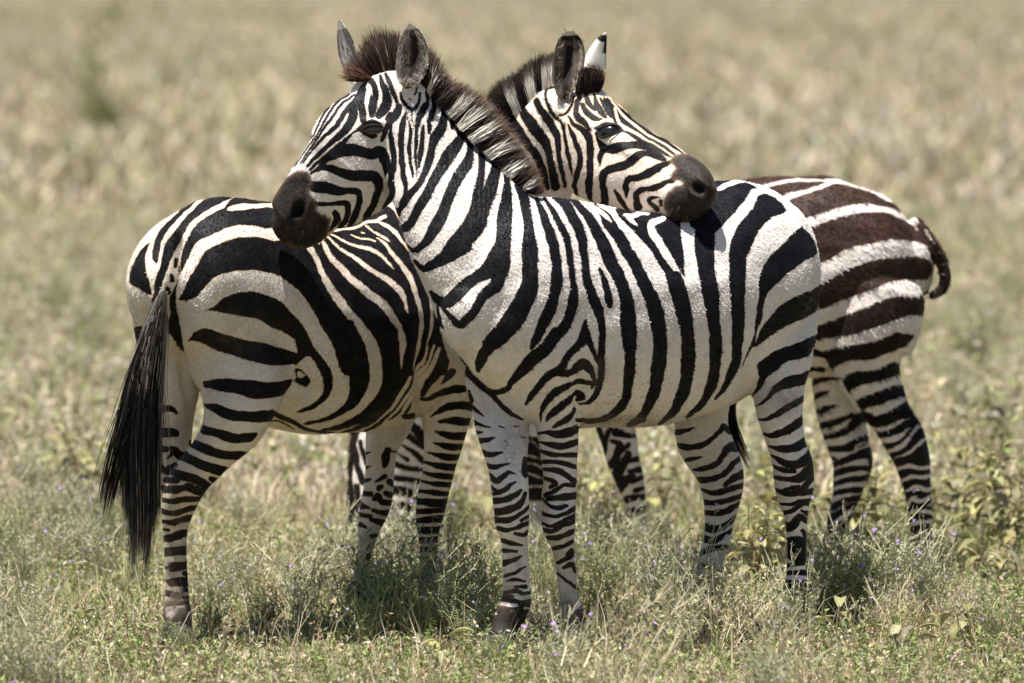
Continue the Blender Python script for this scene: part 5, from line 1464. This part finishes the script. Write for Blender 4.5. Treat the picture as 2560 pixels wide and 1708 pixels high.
s.leg([(2110, 820, 24.42, 180), (2100, 950, 24.42, 142), (2108, 1050, 24.42, 112), (2122, 1110, 24.42, 106), (2132, 1155, 24.42, 106), (2126, 1195, 24.42, 90), (2119, 1232, 24.41, 74), (2108, 1268, 24.4, 63),
       (2092, 1315, 24.38, 56), (2078, 1360, 24.36, 56), (2060, 1400, 24.34, 64), (2050, 1425, 24.33, 58)], L3)
s.leg([(1510, 900, 24.45, 150), (1528, 1010, 24.45, 112), (1538, 1069, 24.45, 92), (1552, 1130, 24.45, 82), (1570, 1190, 24.45, 72), (1581, 1225, 24.45, 62), (1590, 1280, 24.45, 50), (1597, 1340, 24.45, 48), (1600, 1390, 24.45, 56)], L3)
s.leg([(1350, 880, 24.6, 130), (1342, 1010, 24.6, 100), (1342, 1100, 24.6, 90), (1340, 1200, 24.6, 70), (1338, 1300, 24.6, 50), (1338, 1385, 24.6, 50)], L3)
s.sweep([(2285, 560, 24.3, 20, 20), (2318, 592, 24.29, 16, 16), (2345, 632, 24.28, 15, 15), (2358, 670, 24.27, 14, 14), (2361, 700, 24.26, 13, 13), (2352, 724, 24.25, 12, 12), (2328, 740, 24.24, 11, 11)], L3)
M_COAT3 = coat_material('zebra_coat_brown', (.046, .024, .018), (.020, .011, .009), (.40, .27, .18), 2.6, 5., (.75, .69, .64), (.65, .58, .53))
body3, t3 = zebra_body(Z3, s, PAT3, None, None, M_COAT3, .0062, 6, ink=(640, 920), wrinkle=[(2150, 600, 300, 200, .35)], dust_shade=[(2305, 1400, 60, 60, 2.), (2050, 1410, 60, 50, 2.), (1600, 1380, 50, 60, 2.), (1338, 1380, 50, 90, 2.), (985, 1400, 60, 60, 1.)])
fur(Z3, body3, 45000, .017, 41, (.8, 0, 0), (.050, .026, .019), (.76, .70, .65), width=.0013, stand=.35, wild=.3)
mane(Z3, [(930, 985), (905, 1060), (896, 1140), (890, 1220), (896, 1300), (905, 1360)], [(850, 1050), (872, 1100), (868, 1160), (868, 1230), (872, 1310), (878, 1370)], 1100, [], 24.46, 24.42,
     dark=(.03, .018, .014), tip=(.05, .03, .022), seed=9, lean=.1, width=.0022)
hair_lock(Z3, 'tail', [(2330, 600, 8), (2352, 640, 9), (2366, 690, 10), (2356, 728, 11), (2330, 744, 10), (2302, 750, 8)], 110, 24.25, 24.22, 35, dark=(.02, .012, .01), depth=.02, frizz=.25, width=.0014)
hooves(Z3, [(2304, 1405, 1434, 24.2, 58, 70), (2046, 1412, 1430, 24.33, 56, 68), (1601, 1385, 1417, 24.45, 54, 66), (1337, 1380, 1407, 24.6, 50, 60)], L3)
# ------------------------------------------------------------------ ground, grass and plants
def patches(x, y, seed=0, f=1.):
    """smooth patchiness over the plain, 0..1"""
    r = np.random.default_rng(seed)
    v = np.zeros_like(x)
    for i in range(9):
        a = r.uniform(0, 6.28)
        k = f * r.uniform(.15, 1.4)
        v += np.sin(x * math.cos(a) * k * 2.2 + y * math.sin(a) * k * .55 + r.uniform(0, 6.28)) / (1 + i * .15)
    return 1 / (1 + np.exp(-v * .9))


m, nt, nd, lk, bs = new_mat('soil_and_turf')
v = objvec(nt, 1, .30, 1)
base = mixc(nt, maprange(nt, noise(nt, 28, 5, objvec(nt)), .35, .65), (.08, .064, .04), (.20, .165, .10))
base = mixc(nt, maprange(nt, noise(nt, .55, 4, v), .45, .62), base, (.15, .14, .075))
base = mixc(nt, maprange(nt, noise(nt, .21, 4, v), .50, .68), base, (.235, .195, .135))
lk.new(base, bs.inputs['Base Color'])
bs.inputs['Roughness'].default_value = 1.
bs.inputs['Specular IOR Level'].default_value = .05
g = mesh_obj('ground', [(-500, -30, 0), (500, -30, 0), (500, 1500, 0), (-500, 1500, 0)], [(0, 1, 2, 3)], m)
g['kind'] = 'structure'

STRAW = np.array((.51, .425, .29))
OLIVE = np.array((.33, .30, .165))
GREEN = np.array((.21, .26, .088))
GREY = np.array((.43, .385, .315))
BROWN = np.array((.30, .20, .12))


def palette(n, wts, r, var=.28):
    pal = np.array([STRAW, OLIVE, GREEN, GREY, BROWN])
    w = np.asarray(wts, float)
    if w.ndim == 1: w = np.tile(w, (n, 1))
    w = w / w.sum(1, keepdims=True)
    k = (r.random((n, 1)) > np.cumsum(w, 1)).sum(1).clip(0, 4)
    return pal[k] * r.uniform(1 - var, 1 + var, (n, 1)) * r.uniform(.94, 1.06, (n, 3))


def blades(x, y, h, w, lean, col, r, z0=0.):
    n = len(x)
    az = r.uniform(0, 2 * math.pi, n)
    ln = lean * r.uniform(.2, 1.2, n)
    d = np.stack((np.cos(az), np.sin(az), np.zeros(n)), 1)
    az2 = r.uniform(0, math.pi, n)
    s = np.stack((np.cos(az2), np.sin(az2), np.zeros(n)), 1) * (w * .5)[:, None]
    b = np.stack((x, y, np.full(n, z0)), 1)
    c, sn = np.cos(ln), np.sin(ln)
    mid = b + d * (sn * h * .5)[:, None]
    mid[:, 2] += c * h * .55
    tip = b + d * (np.sin(np.minimum(ln * 1.5, 2.)) * h * .95)[:, None]
    tip[:, 2] += np.cos(np.minimum(ln * 1.35, 1.5)) * h * .98
    V = np.stack((b - s, b + s, mid + s * .8, mid - s * .8, tip), 1).reshape(-1, 3)
    i = np.arange(n)[:, None] * 5
    lv = (i + np.array([[0, 1, 2, 3, 3, 2, 4]])).ravel()
    tot = np.tile((4, 3), n)
    st = np.concatenate(([0], np.cumsum(tot)[:-1]))
    return V, lv, st, tot, np.repeat(col, 5, 0)


def leaflets(p, size, ratio, up, col, r):
    """small folded rhombic leaves at points p"""
    n = len(p)
    az = r.uniform(0, 2 * math.pi, n)
    el = r.uniform(-.3, 1., n) * up
    d = np.stack((np.cos(az) * np.cos(el), np.sin(az) * np.cos(el), np.sin(el)), 1)
    q = np.cross(d, r.normal(size=(n, 3)))
    q /= np.linalg.norm(q, axis=1)[:, None] + 1e-9
    L = size[:, None]
    V = np.stack((p, p + d * L * .45 + q * L * ratio * .5, p + d * L, p + d * L * .45 - q * L * ratio * .5), 1).reshape(-1, 3)
    i = np.arange(n)[:, None] * 4
    return V, (i + np.array([[0, 1, 2, 3]])).ravel(), np.arange(n) * 4, np.full(n, 4), np.repeat(col, 4, 0)


def merge(parts):
    V, LV, ST, TT, C = [], [], [], [], []
    nv = nl = 0
    for a, b, c, d, e in parts:
        V.append(a); LV.append(b + nv); ST.append(c + nl); TT.append(d); C.append(e)
        nv += len(a); nl += len(b)
    return np.concatenate(V), (np.concatenate(LV), np.concatenate(ST), np.concatenate(TT)), np.concatenate(C)


def stuff(name, parts, mat):
    V, F, C = merge(parts)
    o = mesh_obj(name, V, F, mat, smooth=False)
    set_col(o, C)
    o['kind'] = 'stuff'
    return o


def zone(n, y0, y1, r, margin=1.4, extra=.8):
    """points over the strip of plain that can be seen between two distances"""
    u = r.random(n)
    y = np.sqrt(y0 * y0 + u * (y1 * y1 - y0 * y0))
    x = r.uniform(-1, 1, n) * (y * .0701 * margin + extra)
    return x, y


r = np.random.default_rng(101)
# short turf around the animals: leaves and straw, a few centimetres high
n = 105000
x, y = zone(n, 19.6, 27, r)
pt = patches(x * 2.2, y * 2.2, 3)
w = np.stack((.7 + 0 * pt, .55 + .5 * pt, .25 + 1.6 * pt ** 1.5, .28 + 0 * pt, .24 + .0 * pt), 1)
b1 = blades(x, y, r.uniform(.02, .085, n) * (.7 + .6 * pt), r.uniform(.0022, .0042, n), .95, palette(n, w, r), r)
n = 130000
x, y = zone(n, 19.6, 26.5, r)
pt = patches(x * 2.2, y * 2.2, 3)
cl = patches(x * 9, y * 9, 12)
keep = r.random(n) < .08 + .85 * cl ** 1.5
x, y, pt = x[keep], y[keep], pt[keep]
n = len(x)
p = np.stack((x, y, r.uniform(.004, .07, n) * (.5 + .8 * pt)), 1)
w = np.stack((.3 + 0 * pt, .8 + 0 * pt, .5 + 1.6 * pt, .25 + 0 * pt, .2 + 0 * pt), 1)
l1 = leaflets(p, r.uniform(.010, .026, n), .42, 1.2, palette(n, w, r, .35), r)
# small leafy herbs, each a leaning stalk set with leaves
def herbs(n, x, y, hmax, cols, r, per=13):
    az, ln = r.uniform(0, 6.28, n), r.uniform(0, .9, n)
    h = hmax * r.uniform(.4, 1., n)
    d = np.stack((np.cos(az) * np.sin(ln), np.sin(az) * np.sin(ln), np.cos(ln)), 1)
    b = np.stack((x, y, np.zeros(n)), 1)
    t = r.uniform(.15, 1., (n, per))
    p = (b[:, None] + d[:, None] * (h[:, None] * t)[:, :, None]).reshape(-1, 3)
    c = np.repeat(cols, per, 0) * r.uniform(.75, 1.25, (n * per, 1))
    a = leaflets(p, r.uniform(.009, .024, n * per), .38, 1.3, c, r)
    s = np.cross(d, r.normal(size=(n, 3))); s /= np.linalg.norm(s, axis=1)[:, None]
    e = b + d * h[:, None]
    V = np.stack((b - s * .0011, b + s * .0011, e + s * .0006, e - s * .0006), 1).reshape(-1, 3)
    i = np.arange(n)[:, None] * 4
    return a, (V, (i + np.array([[0, 1, 2, 3]])).ravel(), np.arange(n) * 4, np.full(n, 4), np.repeat(cols * .9 + .03, 4, 0))


n = 13000
x, y = zone(n, 19.6, 25.5, r)
pt = patches(x * 1.6, y * 1.6, 21)
k = r.random(n) < .15 + .85 * pt ** 1.5
x, y, pt = x[k], y[k], pt[k]
n = len(x)
w = np.stack((.1 + 0 * pt, .55 + 0 * pt, .7 + 1.6 * pt, .15 + 0 * pt, .12 + 0 * pt), 1)
h1, h2 = herbs(n, x, y, .11, palette(n, w, r) * 1.05, r)
# loose dry stalks above the turf
n = 5200
x, y = zone(n, 19.6, 27, r)
b2 = blades(x, y, r.uniform(.09, .26, n), r.uniform(.0018, .003, n), .55, palette(n, (1, .3, .1, .5, .35), r), r)
stuff('grass', [b1, l1, b2, h1, h2], M_GRASS)

# taller grass running away into the plain
n = 215000
x, y = zone(n, 26.5, 50, r, 1.7)
pt = patches(x, y, 5)
w = np.stack((.9 + .5 * (1 - pt), .45 + .4 * pt, .6 * pt, .75 + 0 * pt, .12 + 0 * pt), 1)
b1 = blades(x, y, r.uniform(.05, .22, n) * (.6 + .8 * pt), r.uniform(.004, .009, n), .8, palette(n, w, r), r)
n = 56000
x, y = zone(n, 26.5, 50, r, 1.7)
pt = patches(x, y, 5)
p = np.stack((x, y, r.uniform(.02, .22, n)), 1)
l1 = leaflets(p, r.uniform(.02, .05, n), .45, 1.2, palette(n, (.5, 1, .8, .6, .1), r, .35), r)
n = 264000
xc, yc = zone(n // 6, 48, 240, r, 2.0)
x = np.repeat(xc, 6) + r.normal(size=len(xc) * 6) * .12
y = np.repeat(yc, 6) + r.normal(size=len(xc) * 6) * .12
n = len(x)
pt = patches(x * .4, y * .4, 6)
p2 = patches(x * .3 + 50, y * .3, 8)
w = np.stack((1.0 + .5 * (1 - pt), .35 + .45 * pt, .35 * pt, .5 + 1.2 * p2 ** 2, .1 + 0 * pt), 1)
b2 = blades(x, y, r.uniform(.07, .24, n) * (.6 + .7 * pt), r.uniform(.025, .06, n), .7, palette(n, w, r), r)
stuff('grass', [b1, l1, b2], M_GRASS)


# ---- wispy shrublets with tiny purple flowers
def shrub_mesh(seed, stems, hgt, spread, leafc, stemc, flowers):
    r = np.random.default_rng(seed)
    S, L, LC, Fp = [], [], [], []
    for i in range(stems):
        a = r.uniform(0, 6.28)
        b = np.array((math.cos(a), math.sin(a), 0)) * r.uniform(0, .06)
        h = hgt * r.uniform(.45, 1.)
        out = np.array((math.cos(a), math.sin(a), 0)) * spread * r.uniform(.1, 1.) + np.append(r.normal(size=2) * .04, 0)
        t = np.linspace(0, 1, 6)[:, None]
        pts = b + out * t ** 1.25 * h * 1.5 + np.array((0, 0, 1)) * t * h + np.cumsum(r.normal(size=(6, 3)) * .006, 0)
        S.append((pts, .0021, stemc * r.uniform(.75, 1.25)))
        twigs = [(pts, .25)]
        for k in range(r.integers(2, 6)):
            f = r.uniform(.25, .9)
            o = np.array([np.interp(f, t[:, 0], pts[:, q]) for q in range(3)])
            d = np.array((r.normal() * .7, r.normal() * .7, 1.)) * h * r.uniform(.15, .38)
            bp = np.array([o, o + d * .5 + r.normal(size=3) * .006, o + d])
            S.append((bp, .0016, stemc * r.uniform(.75, 1.25)))
            twigs.append((bp, 0.))
        for bp, f0 in twigs:
            tt = np.linspace(0, 1, len(bp))
            for f in r.uniform(f0, 1, r.integers(7, 16)):
                L.append([np.interp(f, tt, bp[:, q]) for q in range(3)])
            if r.random() < flowers: Fp.append(bp[-1] - (bp[-1] - bp[-2]) * r.uniform(0, .6))
    parts = []
    for pts, wd, c in S:
        d = pts[-1] - pts[0]
        q = np.cross(d, r.normal(size=3)); q /= np.linalg.norm(q)
        k = len(pts)
        V = np.empty((2 * k, 3))
        ww = wd * np.linspace(1, .5, k)[:, None]
        V[0::2], V[1::2] = pts - q * ww, pts + q * ww
        idx = np.array([(2 * i, 2 * i + 1, 2 * i + 3, 2 * i + 2) for i in range(k - 1)])
        parts.append((V, *quads(idx), np.tile(c, (2 * k, 1))))
    L = np.array(L)
    parts.append(leaflets(L, r.uniform(.008, .019, len(L)), .27, 1.4, leafc * r.uniform(.7, 1.3, (len(L), 1)), r))
    V, F, C = merge(parts)
    fl = []
    for p in Fp:
        ax = r.normal(size=3) + np.array((0, -.5, .8)); ax /= np.linalg.norm(ax)
        u = np.cross(ax, (1, .2, .1)); u /= np.linalg.norm(u); v2 = np.cross(ax, u)
        c = np.array((.36, .22, .60)) * r.uniform(.7, 1.25)
        for k in range(5):
            t = k * 1.2566
            e = u * math.cos(t) + v2 * math.sin(t)
            s = np.cross(ax, e)
            rad = r.uniform(.005, .008)
            q = np.array([p, p + e * rad * .6 + s * rad * .45 + ax * .001, p + e * rad + ax * .002, p + e * rad * .6 - s * rad * .45 + ax * .001])
            fl.append((q, np.array([0, 1, 2, 3]), np.array([0]), np.array([4]), np.tile(c, (4, 1))))
    if fl:
        a, b, c = merge(fl)
        V, F, C = merge([(V, *F, C), (a, *b, c)])
    return (V, F, C), None


SHL = 'wispy grey-green shrublet with tiny purple flowers standing in the grass'
SHP = 'dry straw-coloured wispy shrublet with pale bare twigs in the grass'
protos = []
for seed, stems, hgt, spread, lc, sc_, fl in ((1, 24, .30, .42, np.array((.31, .325, .20)), np.array((.54, .51, .35)), .09), (2, 22, .24, .55, np.array((.35, .345, .22)), np.array((.54, .49, .34)), .10),
                                              (3, 34, .26, .38, np.array((.20, .235, .11)), np.array((.36, .37, .20)), .06), (4, 15, .30, .5, np.array((.40, .36, .20)), np.array((.64, .56, .39)), .02)):
    (V, F, C), fm = shrub_mesh(seed, stems, hgt, spread, lc, sc_, fl)
    o = mesh_obj('shrublet', V, F, M_SHRUB, smooth=False)
    set_col(o, C)
    tag(o, SHP if seed == 4 else SHL, 'shrub', 'dry shrublets in the grass' if seed == 4 else 'flowering shrublets in the grass')
    f = None
    if fm:
        f = mesh_obj('flowers', fm[0], fm[1], M_FLOWER, o, smooth=False)
        set_col(f, fm[2])
    protos.append([o, f, False])


def put(pr, x, y, rz, sc, label=None):
    o, f, used = pr
    if used:
        c = o.copy(); COL.objects.link(c)
        if f:
            d = f.copy(); COL.objects.link(d); d.parent = c
        o = c
    pr[2] = True
    o.location = (x, y, -.004)
    o.rotation_euler = (0, 0, rz)
    o.scale = (sc, sc, sc * random.uniform(.9, 1.12))
    if label: o['label'] = label
    return o


SPOTS = [  # base pixel, kind, scale
    (60, 1500, 0, 1.0), (140, 1440, 1, 1.), (230, 1420, 0, .9), (30, 1400, 2, 1.), (110, 1350, 0, .95), (210, 1350, 1, .9), (300, 1390, 2, .8), (20, 1600, 1, .9), (110, 1640, 0, .7), (60, 1690, 3, .8),
    (500, 1500, 3, .85), (560, 1540, 0, .85), (620, 1500, 1, .9), (690, 1520, 3, .9), (740, 1560, 0, .85), (800, 1520, 1, .85), (840, 1470, 0, .9), (650, 1590, 2, .55), (520, 1590, 2, .5), (780, 1600, 2, .5), (590, 1430, 3, .8),
    (950, 1560, 0, .95), (1010, 1580, 2, 1.), (1080, 1590, 0, .95), (1140, 1570, 2, 1.05), (1180, 1540, 1, 1.), (980, 1500, 1, .9), (1100, 1500, 0, 1.), (1040, 1610, 2, .8), (1160, 1620, 2, .6), (920, 1610, 2, .6), (900, 1590, 2, .9), (960, 1600, 2, 1.), (1030, 1590, 1, 1.), (1120, 1600, 2, .9), (1200, 1600, 2, .7), (900, 1530, 1, .9), (1230, 1530, 2, .9), (1000, 1450, 0, 1.1), (945, 1435, 1, 1.), (1050, 1455, 0, 1.), (1560, 1430, 0, 1.), (1620, 1420, 1, 1.), (1340, 1430, 0, .9),
    (1370, 1500, 2, .9), (1400, 1560, 1, .6), (1350, 1600, 1, .6),
    (1470, 1480, 0, .95), (1530, 1500, 2, .9), (1590, 1490, 1, .95), (1640, 1530, 0, .9), (1500, 1400, 0, .9), (1590, 1400, 1, .9), (1470, 1560, 2, .6), (1560, 1590, 3, .7),
    (1650, 1610, 0, 1.0), (1700, 1630, 0, 1.15), (1755, 1620, 1, 1.05), (1790, 1640, 3, .95), (1840, 1610, 3, .75), (1660, 1650, 1, .8), (1735, 1600, 0, 1.1),
    (1985, 1640, 0, .85), (1960, 1660, 3, .8), (2060, 1560, 2, 1.1), (2110, 1570, 2, 1.1), (2160, 1560, 0, 1.1), (2220, 1560, 0, 1.05), (2270, 1540, 1, 1.1), (2310, 1560, 0, 1.), (2200, 1590, 1, .8), (2120, 1500, 0, 1.),
    (2250, 1600, 3, .7), (2350, 1600, 3, .7), (2420, 1560, 1, .6), (2500, 1610, 2, .6),
    (1480, 1775, 3, 1.1), (1560, 1790, 3, 1.15), (1400, 1740, 0, .95), (2010, 1760, 3, .9), (1940, 1780, 0, .8), (1225, 1660, 2, .4), (1285, 1662, 2, .36), (425, 1628, 2, .34), (470, 1634, 2, .36), (1430, 1648, 1, .45), (1760, 1590, 2, .5), (1960, 1612, 2, .5), (10, 1760, 0, 1.1), (130, 1770, 1, 1.),
]
for px, py, k, sc in SPOTS:
    gp = ground_at(px, py)
    put(protos[k], gp[0], gp[1], random.uniform(0, 6.28), sc * random.uniform(.9, 1.1))
r = np.random.default_rng(55)
for i in range(150):
    x, y = zone(1, 23.2, 40, r, 1.6)
    if 22 < y[0] < 25.2 and -.9 < x[0] < 1.45: continue
    put(protos[r.choice((0, 0, 1, 1, 2, 3))], x[0], y[0], r.uniform(0, 6.28), r.uniform(.75, 1.15))


# ---- broad-leaved plants, olive yellow
def broad_mesh(seed, nst, h0):
    r = np.random.default_rng(seed)
    lv, st = [], []
    for s in range(nst):
        a = r.uniform(0, 6.28)
        h = h0 * r.uniform(.6, 1.)
        t = np.linspace(0, 1, 5)[:, None]
        pts = np.array((math.cos(a), math.sin(a), 0)) * (.03 + t * h * .35) + np.array((0, 0, 1)) * t * h
        V = []
        for i, p in enumerate(pts):
            for k in range(5):
                V.append(p + np.array((math.cos(k * 1.2566), math.sin(k * 1.2566), 0)) * .0035 * (1 - i * .14))
        idx = np.array([(5 * i + k, 5 * i + (k + 1) % 5, 5 * i + 5 + (k + 1) % 5, 5 * i + 5 + k) for i in range(4) for k in range(5)])
        st.append((np.array(V), *quads(idx), np.tile((.24, .19, .10), (25, 1))))
        for j in range(int(5 + h * 12)):
            f = .25 + .75 * (j + r.random()) / (5 + h * 12)
            o = np.array([np.interp(f, t[:, 0], pts[:, q]) for q in range(3)])
            az = j * 2.4 + r.normal() * .4
            L = r.uniform(.07, .135) * (1.1 - .3 * f)
            W = L * r.uniform(.30, .42)
            el = r.uniform(-.1, 1.0) if f < .9 else r.uniform(.6, 1.4)
            d = np.array((math.cos(az), math.sin(az), 0))
            sd = np.array((-math.sin(az), math.cos(az), 0))
            n1 = 7
            fold = r.uniform(.2, .6)
            V = []
            c = np.array((.27, .265, .12)) * r.uniform(.55, 1.15) * np.array((1, r.uniform(.86, 1.02), r.uniform(.7, 1.3)))
            for i in range(n1):
                q = i / (n1 - 1)
                e = el - q * r.uniform(.9, 1.3)
                if i == 0: cc = o + d * .006
                else: cc = cc + (d * math.cos(e) + np.array((0, 0, 1)) * math.sin(e)) * L / (n1 - 1)
                wd = W * .5 * math.sin(math.pi * min(1, q * .93 + .05)) ** .8
                lift = np.array((0, 0, 1)) * wd * fold
                V += [cc - sd * wd + lift, cc, cc + sd * wd + lift]
            idx = np.array([(3 * i + k, 3 * i + k + 1, 3 * i + k + 4, 3 * i + k + 3) for i in range(n1 - 1) for k in (0, 1)])
            cols = np.tile(c, (3 * n1, 1))
            cols[1::3] *= 1.25
            lv.append((np.array(V), *quads(idx), cols))
    return merge(lv + st)


BP = []
for seed, nst, h in ((11, 3, .34), (12, 5, .42), (13, 1, .12), (14, 2, .22), (15, 4, .30)):
    a = broad_mesh(seed, nst, h)
    o = mesh_obj('leafy_plant', a[0], a[1], M_BROAD)
    set_col(o, a[2])
    tag(o, 'olive-yellow broad-leaved plant growing in the grass behind the zebras', 'plant', 'broad-leaved plants in the grass')
    BP.append([o, None, False])
BSP = [(2100, 1390, 1, .9), (2400, 1360, 1, 1.), (2475, 1400, 0, 1.), (2545, 1370, 1, .9), (2440, 1270, 1, 1.), (2360, 1320, 4, .9), (2530, 1270, 4, 1.),
       (1990, 1340, 4, 1.1), (1960, 1320, 1, .8), (1950, 1240, 4, 1.), (1875, 1480, 1, .95), (1845, 1450, 0, .8), (1640, 1290, 0, 1.), (1450, 1280, 0, .9), (1510, 1270, 3, 1.),
       (1165, 1350, 3, 1.1), (1165, 1310, 0, .7), (235, 1270, 1, .8), (285, 1250, 0, .9), (190, 1230, 4, .8), (870, 1420, 3, .9), (2520, 1130, 1, .9), (2400, 1170, 0, .9), (2330, 1400, 3, 1.),
       (2440, 1440, 3, .9), (2500, 1460, 3, .9), (2190, 1360, 4, 1.), (2260, 1330, 1, .8), (1545, 1310, 4, .8)]
for px, py, k, sc in BSP:
    gp = ground_at(px, py)
    put(BP[k], gp[0], gp[1], random.uniform(0, 6.28), sc * random.uniform(.9, 1.1))
for px, py, k, sc, rz, lab in ((1062, 1668, 2, 1., .4, 'single pale broad leaf sprouting in the front turf below the shaded grass'),
                               (2075, 1610, 2, 1.1, 2., 'low broad-leaved sprout with three leaves right of the hind hoof'),
                               (2235, 1640, 3, .85, 1., 'upright broad-leaved sprig in front of the big flowering shrublet'),
                               (2440, 1625, 3, .8, 3., 'broad-leaved sprig with a bare brown stem near the right edge')):
    gp = ground_at(px, py)
    o = put(BP[k], gp[0], gp[1], rz, sc, lab)
    if 'group' in o: del o['group']


# ---- dark bushes far out on the plain
def bush_mesh(seed):
    r = np.random.default_rng(seed)
    n = 1500
    c = r.normal(size=(9, 3)) * np.array((.35, .35, .22)) + np.array((0, 0, .5))
    p = c[r.integers(0, 9, n)] + r.normal(size=(n, 3)) * .16
    p[:, 2] = np.abs(p[:, 2])
    return merge([leaflets(p, r.uniform(.05, .11, n), .5, 1.2, np.array((.25, .26, .105)) * r.uniform(.6, 1.4, (n, 1)), r)])


BU = None
for i, (px, py, sc, lab) in enumerate(((272, 335, .8, 'upright yellow-green bush blurred far behind on the left'),)):
    gp = ground_at(px, py)
    if BU is None:
        a = bush_mesh(77)
        BU = mesh_obj('bush', a[0], a[1], M_SHRUB, smooth=False)
        set_col(BU, a[2])
        o = BU
    else:
        o = BU.copy(); COL.objects.link(o)
    tag(o, lab, 'bush')
    o.location = (gp[0], gp[1], 0)
    o.rotation_euler = (0, 0, i * 1.7)
    o.scale = (sc * .5, sc * .5, sc * 1.35)
